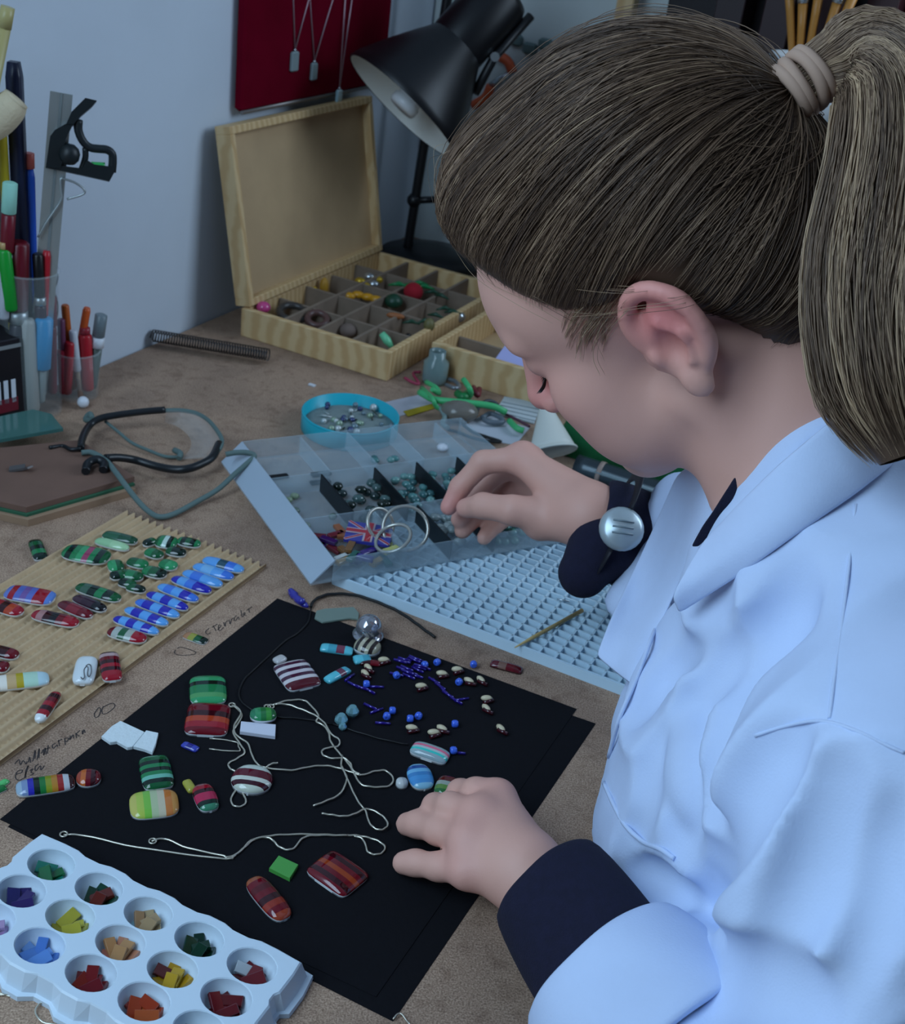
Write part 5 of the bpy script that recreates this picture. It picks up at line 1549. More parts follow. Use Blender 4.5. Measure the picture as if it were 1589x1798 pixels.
# dark tube
t0, t1 = tab(1012, 818, .013), tab(1190, 876, .013)
tt = thing('dark_tube', tab(1100, 850), 'dark grey metal tube with a pale streak below the cheek', 'tube')
td = unit(t1 - t0)
MB().tube([t0, t0 + (t1 - t0) * .1, t0 + (t1 - t0) * .9, t1 + td * .04], .0125, 16).build('barrel', mat('gunmetal', (62, 72, 78), .3, metal=.5), tt)
MB().tube([t0 + unit(CC - t0) * .0122 + td * .02, t1 + unit(CC - t1) * .0122], .0016, 6).build('seam', mat('seam_grey', (130, 146, 150), .3), tt)  # paler streak along the barrel, on the side toward the camera
MB().tube([t0 + td * .025, t0 + td * .030], .0132, 16).build('collar', mat('pale_collar', (150, 130, 120), .5), tt)
# ================================================================ the person: shapes grown from distance fields on a grid
class Field:
    def __init__(s, lo, hi, h):
        s.lo, s.h = np.array(lo, float), h
        s.n = np.ceil((np.array(hi) - s.lo) / h).astype(int) + 1
        s.g = np.full(s.n, 1.0, np.float32)

    def sub(s, lo, hi, pad):
        i0 = np.maximum(np.floor((np.minimum(lo, hi) - pad - s.lo) / s.h).astype(int), 0)
        i1 = np.minimum(np.ceil((np.maximum(lo, hi) + pad - s.lo) / s.h).astype(int) + 1, s.n)
        if (i1 <= i0).any():
            return None, None
        sl = tuple(slice(a, b) for a, b in zip(i0, i1))
        ax = [(s.lo[k] + s.h * np.arange(i0[k], i1[k])).astype(np.float32) for k in range(3)]
        return sl, np.meshgrid(*ax, indexing='ij', sparse=True)

    def put(s, sl, d, k=0., mode='u'):
        a = s.g[sl]
        if mode == 's':
            d = -d
            if k > 0:
                h = np.maximum(k - np.abs(a - d), 0) / k
                s.g[sl] = np.maximum(a, d) + h * h * k * .25
            else:
                s.g[sl] = np.maximum(a, d)
        else:
            if k > 0:
                h = np.maximum(k - np.abs(a - d), 0) / k
                s.g[sl] = np.minimum(a, d) - h * h * k * .25
            else:
                s.g[sl] = np.minimum(a, d)

    def cone(s, a, b, r0, r1, k=.01, mode='u', sq=None):
        """tapered capsule; sq = (axis, factor) squashes it along a direction"""
        a, b = np.asarray(a, float), np.asarray(b, float)
        R = max(r0, r1) + k + 3 * s.h
        sl, X = s.sub(np.minimum(a, b), np.maximum(a, b), R)
        if sl is None:
            return
        ab = b - a
        L2 = max(ab @ ab, 1e-12)
        P = [X[i] - a[i] for i in range(3)]
        t = np.clip((P[0] * ab[0] + P[1] * ab[1] + P[2] * ab[2]) / L2, 0, 1)
        Q = [P[i] - t * ab[i] for i in range(3)]
        d2 = Q[0] ** 2 + Q[1] ** 2 + Q[2] ** 2
        if sq is not None:
            n, f = unit(sq[0]), sq[1]
            e = Q[0] * n[0] + Q[1] * n[1] + Q[2] * n[2]
            d2 = d2 + e * e * (1 / f ** 2 - 1)
            d = (np.sqrt(d2) - (r0 + (r1 - r0) * t)) * min(1, (1 + f) / 2)
        else:
            d = np.sqrt(d2) - (r0 + (r1 - r0) * t)
        s.put(sl, d.astype(np.float32), k, mode)

    def chain(s, pts, rs, k=.006, mode='u'):
        for i in range(len(pts) - 1):
            s.cone(pts[i], pts[i + 1], rs[i], rs[i + 1], k, mode)

    def ell(s, c, r, M=None, k=.01, mode='u'):
        c, r = np.asarray(c, float), np.asarray(r, float)
        M = np.eye(3) if M is None else M
        ext = np.sqrt((M ** 2) @ (r ** 2))
        sl, X = s.sub(c - ext, c + ext, k + 3 * s.h)
        if sl is None:
            return
        P = [X[i] - c[i] for i in range(3)]
        q0 = q1 = 0
        for j in range(3):
            l = P[0] * M[0, j] + P[1] * M[1, j] + P[2] * M[2, j]
            q0 = q0 + (l / r[j]) ** 2
            q1 = q1 + (l / r[j] ** 2) ** 2
        k0, k1 = np.sqrt(q0), np.sqrt(q1) + 1e-9
        s.put(sl, (k0 * (k0 - 1) / k1).astype(np.float32), k, mode)

    def sample(s, p):
        q = (np.asarray(p) - s.lo) / s.h
        q = np.clip(q, 0, s.n - 1.001)
        i = np.floor(q).astype(int)
        f = q - i
        r = 0
        for dx in (0, 1):
            for dy in (0, 1):
                for dz in (0, 1):
                    w = (f[..., 0] if dx else 1 - f[..., 0]) * (f[..., 1] if dy else 1 - f[..., 1]) * (f[..., 2] if dz else 1 - f[..., 2])
                    r = r + w * s.g[i[..., 0] + dx, i[..., 1] + dy, i[..., 2] + dz]
        return r

    def grad(s, p):
        e = s.h
        g = np.stack([s.sample(p + np.eye(3)[k] * e) - s.sample(p - np.eye(3)[k] * e) for k in range(3)], -1)
        return g / (np.linalg.norm(g, axis=-1, keepdims=True) + 1e-9)

    def hit(s, px, d0=.35, d1=1.4):
        """first surface point seen at each pixel (nan where none)"""
        px = np.asarray(px, float)
        R = np.array([ray(x, y) for x, y in px])
        ts = np.arange(d0, d1, s.h * .8)
        out = np.full((len(px), 3), np.nan)
        for i, r in enumerate(R):
            P = CC + ts[:, None] * r
            inside = ((P > s.lo) & (P < s.lo + s.h * (s.n - 1))).all(1)
            v = np.where(inside, s.sample(P), 1)
            k = np.argmax(v < 0)
            if v[k] < 0 and k > 0:
                t = ts[k - 1] + (ts[k] - ts[k - 1]) * v[k - 1] / (v[k - 1] - v[k] + 1e-9)
                out[i] = CC + r * t
        return out

    def mesh(s):
        """surface nets"""
        g = s.g
        ins = g < 0
        cnt = np.zeros(tuple(np.array(g.shape) - 1), np.int8)
        offs = [(a, b, c) for a in (0, 1) for b in (0, 1) for c in (0, 1)]
        for a, b, c in offs:
            cnt += ins[a:g.shape[0] - 1 + a, b:g.shape[1] - 1 + b, c:g.shape[2] - 1 + c]
        act = (cnt > 0) & (cnt < 8)
        I = np.argwhere(act)
        idm = np.full(act.shape, -1, np.int32)
        idm[act] = np.arange(len(I))
        V8 = np.stack([g[I[:, 0] + a, I[:, 1] + b, I[:, 2] + c] for a, b, c in offs], 1)
        acc = np.zeros((len(I), 3))
        num = np.zeros(len(I))
        for p in range(8):
            for q in range(p + 1, 8):
                A, B = np.array(offs[p]), np.array(offs[q])
                if np.abs(A - B).sum() != 1:
                    continue
                va, vb = V8[:, p], V8[:, q]
                m = (va < 0) != (vb < 0)
                t = np.where(m, va / np.where(va - vb == 0, 1, va - vb), 0)
                acc += np.where(m[:, None], A + (B - A) * t[:, None], 0)
                num += m
        verts = s.lo + s.h * (I + acc / np.maximum(num, 1)[:, None])
        quads = []
        for ax in range(3):
            o1, o2 = [(1, 2), (2, 0), (0, 1)][ax]
            sh = [slice(1, -1)] * 3
            n = g.shape
            sl0 = [slice(1, n[k] - 1) for k in range(3)]
            sl1 = list(sl0)
            sl0[ax] = slice(0, n[ax] - 1)
            sl1[ax] = slice(1, n[ax])
            a, b = ins[tuple(sl0)], ins[tuple(sl1)]
            for flip, mk in ((False, a & ~b), (True, b & ~a)):
                J = np.argwhere(mk)
                if not len(J):
                    continue
                base = J.copy()
                for k in range(3):
                    if k != ax:
                        base[:, k] += 1
                def cell(d1, d2):
                    c = base.copy()
                    c[:, o1] -= d1
                    c[:, o2] -= d2
                    return idm[c[:, 0], c[:, 1], c[:, 2]]
                q = np.stack([cell(1, 1), cell(0, 1), cell(0, 0), cell(1, 0)], 1)
                quads.append(q if not flip else q[:, ::-1])
        F = np.concatenate(quads)
        return verts, F[(F >= 0).all(1)]


def mesh_obj(name, V, F, m, parent, attr=None):
    o_ = np.array(parent['_o'])
    me = bpy.data.meshes.new(name)
    me.vertices.add(len(V))
    me.vertices.foreach_set('co', (V - o_).astype(np.float32).ravel())
    k = F.shape[1]
    me.loops.add(F.size)
    me.loops.foreach_set('vertex_index', F.astype(np.int32).ravel())
    me.polygons.add(len(F))
    me.polygons.foreach_set('loop_start', np.arange(0, F.size, k, dtype=np.int32))
    me.polygons.foreach_set('loop_total', np.full(len(F), k, np.int32))
    me.polygons.foreach_set('use_smooth', np.ones(len(F), bool))
    if attr is not None:
        a = me.color_attributes.new('tint', 'FLOAT_COLOR', 'POINT')
        a.data.foreach_set('color', np.concatenate([attr, np.ones((len(V), 1))], 1).astype(np.float32).ravel())
    me.update()
    me.validate()
    me.materials.append(m)
    ob = bpy.data.objects.new(name, me)
    COL.objects.link(ob)
    ob.parent = parent
    ob['_o'] = list(map(float, o_))
    return ob


def smooth_mesh(V, F, it=2, lam=.5):
    n = len(V)
    E = np.concatenate([F[:, [i, (i + 1) % F.shape[1]]] for i in range(F.shape[1])])
    E = np.concatenate([E, E[:, ::-1]])
    deg = np.bincount(E[:, 0], minlength=n)[:, None]
    for _ in range(it):
        for l in (lam, -lam * 1.03):
            s_ = np.stack([np.bincount(E[:, 0], V[E[:, 1], k], n) for k in range(3)], 1)
            V = V + l * (s_ / np.maximum(deg, 1) - V)
    return V


# ---------------------------------------------------------------- skeleton
_y, _pt, _rl = math.radians(159.3), math.radians(47.1), math.radians(-9.9)
cy, sy, cp, sp, c_r, s_r = math.cos(_y), math.sin(_y), math.cos(_pt), math.sin(_pt), math.cos(_rl), math.sin(_rl)
HM = np.array([[cy, -sy, 0], [sy, cy, 0], [0, 0, 1]]) @ np.array([[cp, 0, sp], [0, 1, 0], [-sp, 0, cp]]) @ np.array([[1, 0, 0], [0, c_r, -s_r], [0, s_r, c_r]])
HO = np.array([.1180, .7027, .3416])
hd = lambda x, y, z: HO + HM @ (np.array([x, y, z]) / 1000)
person = thing('person', uv(.02, .66, -.75), 'fair haired person in a pale blue lab coat bending over the bench, arranging glass', 'person')

NECKB = uv(-.030, .672, .235)
SHL, SHR = uv(.035, .510, .175), uv(.035, .845, .180)
ELL, ELR = uv(.058, .398, .012), uv(-.020, .905, .035)
WRL = tab(918, 1528, .036)
WRR = dep(1035, 905, .985)

# ---------------------------------------------------------------- skin
SK = Field((-.09, .30, -.04), (.36, 1.08, .50), .002)


def H(x0, y0, z0, r0, x1, y1, z1, r1, k=8, mode='u'):
    SK.cone(hd(x0, y0, z0), hd(x1, y1, z1), r0 / 1000, r1 / 1000, k / 1000, mode)


def HE(x, y, z, rx, ry, rz, k=10, mode='u'):
    SK.ell(hd(x, y, z), (rx / 1000, ry / 1000, rz / 1000), HM, k / 1000, mode)


HE(0, 0, 46, 95, 71, 76)                       # cranium
HE(42, 0, 52, 56, 60, 56, 20)                  # forehead
HE(46, 0, -12, 46, 54, 66, 20)                 # face block
for s_ in (1, -1):
    H(14, 48 * s_, -38, 17, 74, 15 * s_, -66, 15, 22)       # jaw
    HE(62, 43 * s_, -4, 24, 18, 20, 18)                      # cheekbone
    HE(58, 36 * s_, -34, 28, 22, 28, 20)                     # cheek
    H(90, 13 * s_, 42, 6, 80, 40 * s_, 41, 6, 14)            # brow
H(70, 0, -68, 17, 84, 0, -68, 13, 16)          # chin
H(76, 0, -38, 22, 86, 0, -40, 16, 14)          # mouth block
for s_ in (1, -1):
    SK.ell(hd(94, 33 * s_, 25), (.012, .014, .010), HM, .014, 's')
    HE(77, 32 * s_, 26, 13, 15, 12, 5)                       # lids over the eyes
H(95, 0, 34, 7, 111, 0, 2, 9, 10)              # nose
HE(112, 0, -3, 9, 9, 8, 8)
for s_ in (1, -1):
    HE(103, 11 * s_, -7, 9, 7, 7, 6)
H(97, -17, -36, 4, 103, 0, -34, 5, 5)
H(97, 17, -36, 4, 103, 0, -34, 5, 5)
H(95, -15, -44, 5, 100, 0, -45, 6, 5)
H(95, 15, -44, 5, 100, 0, -45, 6, 5)
# neck
SK.cone(hd(-22, 0, -20), NECKB, .047, .049, .022)
SK.cone(hd(8, 0, -45), NECKB - AX_U * .025, .036, .042, .025)
for s_ in (1, -1):
    SK.cone(hd(-18, 52 * s_, -25), NECKB - AX_U * .055 - ZUP * .02, .012, .010, .018)
# inner torso and arms (under the clothes), so the figure is one body
SK.cone(NECKB, uv(.0, .672, .08), .055, .075, .03)
SK.cone(NECKB - ZUP * .03, SHL, .045, .028, .02)
SK.cone(NECKB - ZUP * .03, SHR, .045, .028, .02)
for S_, E_, W_ in ((SHL, ELL, WRL), (SHR, ELR, WRR)):
    SK.cone(S_, E_ + ZUP * .012, .027, .024, .02)
    SK.cone(E_ + ZUP * .012, W_, .024, .021, .02)


def ear(sgn):
    E_ = lambda x, y, z: hd(x, y * sgn, z)
    hel = [(6, 74, 12), (4, 77, 26), (-6, 80, 36), (-18, 84, 36), (-28, 87, 26), (-31, 87, 10), (-27, 84, -6), (-18, 80, -16)]
    pts = catmull([E_(*p) for p in hel], 3)
    SK.chain(pts, [.0042] * len(pts), .003)
    SK.ell(E_(-8, 80, -22), (.0085, .0055, .0105), HM, .004)                    # lobe
    # bowl between canal and helix
    pl = [(-2, 74, 0), (-14, 78, 10), (-20, 81, 18), (-20, 80, 2), (-10, 76, -10), (-4, 75, 14)]
    for p in pl:
        SK.ell(E_(*p), (.013, .0045, .013), HM, .005)
    SK.cone(E_(-12, 84, 18), E_(-20, 85, 6), .0032, .0030, .003)               # antihelix
    SK.cone(E_(-20, 85, 6), E_(-14, 83, -10), .0030, .0030, .003)
    SK.ell(E_(-8, 85, 2), (.0085, .008, .011), HM, .003, 's')                   # concha hollow
    SK.ell(E_(3, 77, 0), (.004, .005, .006), HM, .003)                          # tragus
    SK.cone(E_(-15, 88, 27), E_(-25, 90, 14), .0024, .0024, .002, 's')


ear(1)
ear(-1)


# ---- left hand, palm down on the black paper
def hand(W_, palm, fingers, kp=.012):
    for a, b, r0, r1 in palm:
        SK.cone(a, b, r0, r1, kp)
    for pts, rs in fingers:
        SK.chain(pts, rs, .0045)


zl = lambda x, y, z: tab(x, y, z)
kn = {'i': zl(872, 1403, .041), 'm': zl(840, 1436, .043), 'r': zl(824, 1478, .039), 'p': zl(822, 1528, .031)}
hand(WRL, [(WRL, kn['i'], .022, .0115), (WRL, kn['m'], .021, .0115), (WRL, kn['r'], .020, .0112), (WRL, kn['p'], .019, .0105), (kn['i'], kn['m'], .0105, .0105), (kn['m'], kn['r'], .0102, .0102), (kn['r'], kn['p'], .0098, .0095),
            (WRL, zl(880, 1440, .022), .018, .014)],
     [([kn['i'], zl(836, 1391, .041), zl(808, 1391, .028), zl(796, 1400, .015)], [.0104, .0088, .0080, .0070]),
      ([kn['m'], zl(790, 1416, .037), zl(764, 1416, .023), zl(757, 1424, .013)], [.0100, .0086, .0080, .0072]),
      ([kn['r'], zl(770, 1458, .027), zl(734, 1447, .0165), zl(716, 1447, .0105)], [.0100, .0088, .0083, .0076]),
      ([kn['p'], zl(770, 1522, .0205), zl(730, 1515, .0130), zl(709, 1515, .0098)], [.0093, .0081, .0076, .0071]),
      ([zl(890, 1440, .026), zl(862, 1408, .022), zl(826, 1402, .014), zl(806, 1406, .012)], [.0135, .0115, .0096, .0078])], .009)

# ---- right hand held over the clear box, pinching
zr = lambda x, y, d: dep(x, y, d)
kr = {'i': zr(918, 805, 1.030), 'm': zr(925, 812, 1.062), 'r': zr(930, 835, 1.085), 'p': zr(935, 862, 1.095)}
hand(WRR, [(WRR, kr['i'], .0225, .0125), (WRR, kr['m'], .022, .012), (WRR, kr['r'], .021, .0115), (WRR, kr['p'], .020, .011), (kr['i'], kr['m'], .012, .012), (kr['m'], kr['r'], .012, .0115), (kr['r'], kr['p'], .011, .0105),
            (WRR, zr(950, 915, 1.005), .020, .0165)],
     [([kr['i'], zr(848, 812, 1.035), zr(808, 855, 1.043), zr(788, 890, 1.045)], [.0115, .0098, .0086, .0074]),
      ([kr['m'], zr(862, 835, 1.085), zr(824, 885, 1.080), zr(806, 912, 1.072)], [.0112, .0096, .0086, .0074]),
      ([kr['r'], zr(880, 870, 1.105), zr(836, 905, 1.09), zr(812, 932, 1.078)], [.0108, .0092, .0084, .0072]),
      ([kr['p'], zr(900, 900, 1.105), zr(865, 925, 1.09), zr(850, 944, 1.078)], [.0098, .0084, .0076, .0066]),
      ([zr(955, 905, 1.000), zr(900, 896, .998), zr(848, 888, 1.015), zr(818, 892, 1.030)], [.0160, .0120, .0104, .0084])])

V, F = SK.mesh()
V = smooth_mesh(V, F, 2)
base, pink, red = np.array(srgb((216, 164, 148))), np.array(srgb((222, 148, 140))), np.array(srgb((218, 122, 120)))
tint = np.tile(base, (len(V), 1))


def blush(c, r, col, amt):
    global tint
    w = np.exp(-((V - c) ** 2).sum(1) / (r * r))[:, None] * amt
    tint = tint * (1 - w) + col * w


blush(hd(-14, 84, 20), .026, red, .85)
blush(hd(110, 0, -2), .020, red, .7)
blush(hd(80, 30, 0), .030, pink, .6)
blush(hd(80, -30, 0), .030, pink, .6)
for k_ in list(kn.values()) + list(kr.values()):
    blush(k_, .012, pink, .6)
blush(zr(795, 892, 1.045), .02, pink, .9)
M_SKIN = mat('skin', (216, 164, 148), .55, bump=.05, bscale=900)
_n = M_SKIN.node_tree
_a = _n.nodes.new('ShaderNodeVertexColor')
_a.layer_name = 'tint'
_n.links.new(_a.outputs['Color'], _n.nodes['Principled BSDF'].inputs['Base Color'])
body = mesh_obj('body', V, F, M_SKIN, person, tint)
# ---------------------------------------------------------------- lab coat
BM = np.stack([AX_U, AX_V, ZUP], 1)
CT = Field((-.10, .18, -.43), (.56, 1.12, .34), .003)
CT.ell(uv(.018, .668, .060), (.152, .178, .200), BM, .03)
CT.ell(uv(.036, .660, -.17), (.160, .185, .24), BM, .06)
CT.cone(SHL + AX_U * .0, SHR, .066, .066, .05)
CT.cone(NECKB + AX_U * .045 - ZUP * .02, uv(.09, .672, .05), .075, .10, .05)
HB = hd(-22, 0, -20)
CT.cone(NECKB - ZUP * .05 + AX_U * .01, NECKB + (HB - NECKB) * .30, .088, .054, .03)      # collar stand round the neck
CT.cone(SHL - AX_V * 0, NECKB - ZUP * .03, .066, .064, .04)
CT.cone(SHR, NECKB - ZUP * .03, .066, .064, .04)
CT.cone(SHL, ELL, .074, .066, .03)
lf = lambda f: WRL + (ELL - WRL) * f + ZUP * .014 * (1 - f)
rf_ = lambda f: WRR + (ELR - WRR) * f
CT.cone(ELL, lf(.55), .064, .050, .03)
CT.cone(lf(.62), lf(.47), .050, .043, .008)
CT.cone(SHR, ELR, .066, .058, .03)
CT.cone(ELR, rf_(.42), .056, .046, .03)
CT.cone(rf_(.55) - ZUP * .02, rf_(.36) - ZUP * .035, .040, .030, .02)       # hanging cuff of the far sleeve
CT.cone(dep(1165, 1000, .945), dep(1112, 1050, .955), .028, .020, .02)
CT.cone(dep(1200, 900, .975), dep(1170, 985, .955), .030, .030, .02)
# soft cloth folds
sl, X = CT.sub(CT.lo, CT.lo + CT.h * (CT.n - 1), 0)
rw_ = np.random.RandomState(4)
nz1 = np.zeros(CT.g.shape, np.float32)
for i in range(11):
    kdir = rw_.normal(size=3)
    kdir = kdir / np.linalg.norm(kdir) * (2 * math.pi / rw_.uniform(.045, .13))
    nz1 += np.sin(X[0] * kdir[0] + X[1] * kdir[1] + X[2] * kdir[2] + rw_.uniform(0, 6.3)).astype(np.float32) * .31
CT.g += (np.abs(nz1) * .0058 - .0028)
del nz1


def crease(px, r, deep, k=.012, mode='s'):
    """fold pressed into (or raised out of) the cloth along a line seen in the photograph"""
    P = CT.hit(px)
    P = [p for p in P if not np.isnan(p[0])]
    if len(P) < 2:
        return
    P = np.array(catmull(P, 4))
    n_ = CT.grad(P)
    P = P + n_ * (r - deep if mode == 's' else deep - r)
    w = [r * (.45 + .55 * math.sin(math.pi * (i + .5) / len(P))) for i in range(len(P))]
    CT.chain(list(P), w, k, mode)


crease([(1245, 1665), (1200, 1600), (1150, 1552), (1105, 1530)], .008, .012, .012)
crease([(1240, 1640), (1232, 1560), (1262, 1470), (1320, 1380), (1380, 1300)], .012, .008, .02)
crease([(1192, 1500), (1190, 1420), (1186, 1330), (1205, 1250)], .010, .005, .016)
crease([(1330, 1700), (1420, 1560), (1450, 1440), (1465, 1330)], .012, .005, .014)
crease([(1255, 1300), (1240, 1380), (1250, 1440)], .008, .005, .014)
crease([(1250, 1180), (1330, 1120), (1400, 1090)], .010, .004, .016)
crease([(1180, 1300), (1230, 1200), (1300, 1140)], .009, .004, .016)
crease([(1120, 1260), (1170, 1180), (1230, 1130)], .008, .004, .014)
crease([(1130, 1640), (1230, 1660), (1290, 1720)], .010, .006, .016, 'u')
crease([(1100, 1790), (1180, 1700), (1290, 1700)], .010, .007, .018)
crease([(1085, 1480), (1120, 1420), (1130, 1350), (1150, 1290)], .008, .004, .014)
crease([(1400, 1020), (1370, 1100), (1310, 1180), (1260, 1290)], .010, .005, .018)
crease([(1570, 1420), (1550, 1520), (1530, 1620), (1490, 1720)], .009, .004, .012)
crease([(1210, 1780), (1270, 1740), (1350, 1735), (1430, 1760)], .010, .007, .018)
crease([(1215, 1270), (1212, 1350), (1220, 1420)], .008, .005, .014, 'u')
# the sleeve always covers the arm
CT.cone(SHL, ELL, .048, .046, .02)
CT.cone(ELL, lf(.55), .044, .040, .02)
# folded-back cuff
# neck opening
CT_FULL = CT.g.copy()
CT.cone(NECKB - AX_U * .045 - ZUP * .01, uv(-.125, .668, .165), .040, .008, .006, 's')
# cloth rests on the bench
U_g = X[0] * AX_U[0] + X[1] * AX_U[1] + X[2] * 0
CT.g[:] = np.where((U_g < EDGE_U + .004), np.maximum(CT.g, .0016 - X[2]), CT.g)
del U_g
V, F = CT.mesh()
V = smooth_mesh(V, F, 2)
M_COAT = mat('coat_cotton', (194, 210, 240), .85, noise=.03, nscale=25, bump=.12, bscale=700)
coat = mesh_obj('lab_coat', V, F, M_COAT, person)


CUTG = CT.g
CT.g = CT_FULL


def drape(rows, off0, off1, name, m, parent, fld, th=.0018, nu_=18, nv_=8, fall=None, curl=0.):
    """cloth panel: rows = pixel polylines (inner edge ... outer edge); laid over a field's surface, raised off0..off1"""
    R_ = []
    for r in rows:
        L = np.array(r, float)
        s_ = np.concatenate([[0], np.cumsum(np.linalg.norm(np.diff(L, axis=0), axis=1))])
        t = np.linspace(0, s_[-1], nu_)
        R_.append(np.stack([np.interp(t, s_, L[:, 0]), np.interp(t, s_, L[:, 1])], 1))
    G = np.array([[np.array([np.interp(f, np.linspace(0, 1, len(rows)), [q[i][c_] for q in R_]) for c_ in range(2)]) for i in range(nu_)] for f in np.linspace(0, 1, nv_)])
    P = fld.hit(G.reshape(-1, 2)).reshape(nv_, nu_, 3)
    D = (P - CC) @ CD
    if fall is not None:
        D = np.where(np.isnan(D), fall, D)
    # even the depth out so that the panel stays a smooth sheet
    for _ in range(30):
        nb = np.stack([np.roll(D, 1, 0), np.roll(D, -1, 0), np.roll(D, 1, 1), np.roll(D, -1, 1)])
        nb[0][0], nb[1][-1], nb[2][:, 0], nb[3][:, -1] = D[0], D[-1], D[:, 0], D[:, -1]
        D = np.fmin(D, np.nanmean(nb, 0)) if _ < 22 else np.nanmean(nb, 0)
    V_ = []
    for j in range(nv_):
        for i in range(nu_):
            f = j / (nv_ - 1)
            d = D[j, i] - (off0 + (off1 - off0) * f) - curl * math.sin(math.pi * f)
            V_.append(CC + ray(*G[j, i]) * d)
    F_ = np.array([[j * nu_ + i, j * nu_ + i + 1, (j + 1) * nu_ + i + 1, (j + 1) * nu_ + i] for j in range(nv_ - 1) for i in range(nu_ - 1)])
    o = mesh_obj(name, np.array(V_), F_, m, parent)
    md = o.modifiers.new('thick', 'SOLIDIFY')
    md.thickness = th
    md.offset = 0
    o.modifiers.new('soft', 'SUBSURF').levels = 1
    o.modifiers['soft'].render_levels = 1
    return o


drape([[(1234, 952), (1300, 880), (1370, 812), (1450, 745), (1532, 688), (1600, 640)], [(1178, 1046), (1290, 960), (1400, 880), (1500, 800), (1575, 745), (1640, 700)], [(1192, 1078), (1300, 1010), (1400, 938), (1500, 870), (1589, 800), (1660, 740)]], .010, .006, 'collar', M_COAT, person, CT, nu_=24, curl=.004)
drape([[(1302, 818), (1262, 885), (1226, 950), (1182, 1050), (1145, 1130), (1112, 1205)], [(1278, 800), (1225, 880), (1180, 960), (1130, 1060), (1100, 1120), (1085, 1185)], [(1268, 788), (1190, 828), (1150, 920), (1108, 1010), (1070, 1090), (1046, 1152)]], .006, .005, 'lapel', M_COAT, person, CT, nu_=20, fall=.80, curl=.003)
M_NAVY = mat('navy_knit', (20, 20, 44), .95, bump=.3, bscale=900, noise=.15, nscale=200)
drape([[(1312, 812), (1312, 850), (1290, 890), (1262, 925), (1225, 960)], [(1290, 838), (1270, 868), (1250, 900), (1232, 925), (1214, 960)]], -.004, -.002, 'top_edge', M_NAVY, person, CT, nu_=14, nv_=4, fall=.76)

# pocket and seams as stitched ridges
def seam(px, r, name, m=M_COAT, lift=.0):
    P = CT.hit(px)
    P = [p for p in P if not np.isnan(p[0])]
    if len(P) < 2:
        return
    P = np.array(catmull(P, 6))
    P = P + CT.grad(P) * lift
    MB().tube(list(P), r, 6).build(name, m, person)


seam([(1052, 1275), (1060, 1330), (1062, 1375), (1080, 1415), (1100, 1450), (1130, 1478), (1160, 1490), (1185, 1508)], .0016, 'pocket_edge', lift=.0004)
seam([(1325, 1292), (1380, 1275), (1440, 1266), (1500, 1282), (1560, 1310), (1588, 1322)], .0009, 'sleeve_seam')
seam([(1502, 885), (1492, 980), (1480, 1080), (1466, 1180), (1456, 1262)], .0009, 'yoke_seam')
seam([(1175, 1060), (1150, 1110), (1120, 1190), (1090, 1260), (1070, 1330)], .0014, 'front_placket', lift=.0006)

CT.g = CUTG
del CT_FULL
# folded-back cuff of the near sleeve: a turned ring of cloth
def cuff(f, fa, fb, ra, rb, name, m, zmin=.002):
    n_, k_ = 48, 11
    P0, P1 = f(fa), f(fb)
    ax = unit(P0 - P1)
    e1 = unit(np.cross(ax, ZUP))
    e2 = np.cross(e1, ax)
    prof = [(fb, rb - .006), (fb - .012, rb - .003), (fb - .014, rb), (fb, rb + .003)] + [(fb + (fa - fb) * t, rb + .003 + (ra - rb) * t + .0012 * math.sin(5 * t)) for t in (.25, .5, .75)] + [(fa - .01, ra + .002), (fa, ra - .001), (fa - .004, ra - .007)]
    V_, F_ = [], []
    for q, (ff, r) in enumerate(prof):
        c_ = f(ff)
        for j in range(n_):
            a = 2 * math.pi * j / n_
            w = 1 + .022 * math.sin(3 * a + q * .35) + .012 * math.sin(7 * a - q * .5)
            p = c_ + (e1 * math.cos(a) + e2 * math.sin(a)) * r * w + ax * .0025 * math.sin(2 * a + 1)
            if p[2] < zmin and p @ AX_U < EDGE_U + .004:
                p[2] = zmin + .0004 * q
            V_.append(p)
    m_ = len(prof)
    F_ = [[i * n_ + j, i * n_ + (j + 1) % n_, (i + 1) * n_ + (j + 1) % n_, (i + 1) * n_ + j] for i in range(m_ - 1) for j in range(n_)]
    o = mesh_obj(name, np.array(V_), np.array(F_), m, person)
    o.modifiers.new('soft', 'SUBSURF').render_levels = 1


cuff(lf, .60, .345, .0645, .0480, 'sleeve_cuff', M_COAT)
cuff(lf, .50, .105, .0400, .0335, 'jumper_cuff', M_NAVY)
cuff(rf_, .27, .035, .0375, .0315, 'jumper_cuff', M_NAVY)
# ---------------------------------------------------------------- navy jumper cuffs and wristwatch
for nm_, ops in (('far', [(rf_(.20), rf_(.30), .0335, .0345, .006, 'u'), (rf_(.18) - ZUP * .022 + AX_U * .004, rf_(.28) - ZUP * .028, .026, .028, .016, 'u'), (dep(1055, 960, .972), dep(1024, 1006, .968), .027, .020, .014, 'u')]),):
    NV = Field((-.05, .40, -.01), (.34, 1.06, .22), .0026)
    for a_, b_, r0_, r1_, k_, mo in ops:
        NV.cone(a_, b_, r0_, r1_, k_, mo)
    sl, X = NV.sub(NV.lo, NV.lo + NV.h * (NV.n - 1), 0)
    NV.g[:] = np.maximum(NV.g, .0012 - X[2])
    V, F = NV.mesh()
    V = smooth_mesh(V, F, 2)
    mesh_obj('jumper_sleeve', V, F, M_NAVY, person)
wp = NV.hit([(1090, 930)])[0]
wp = wp + unit(CC - wp) * .013
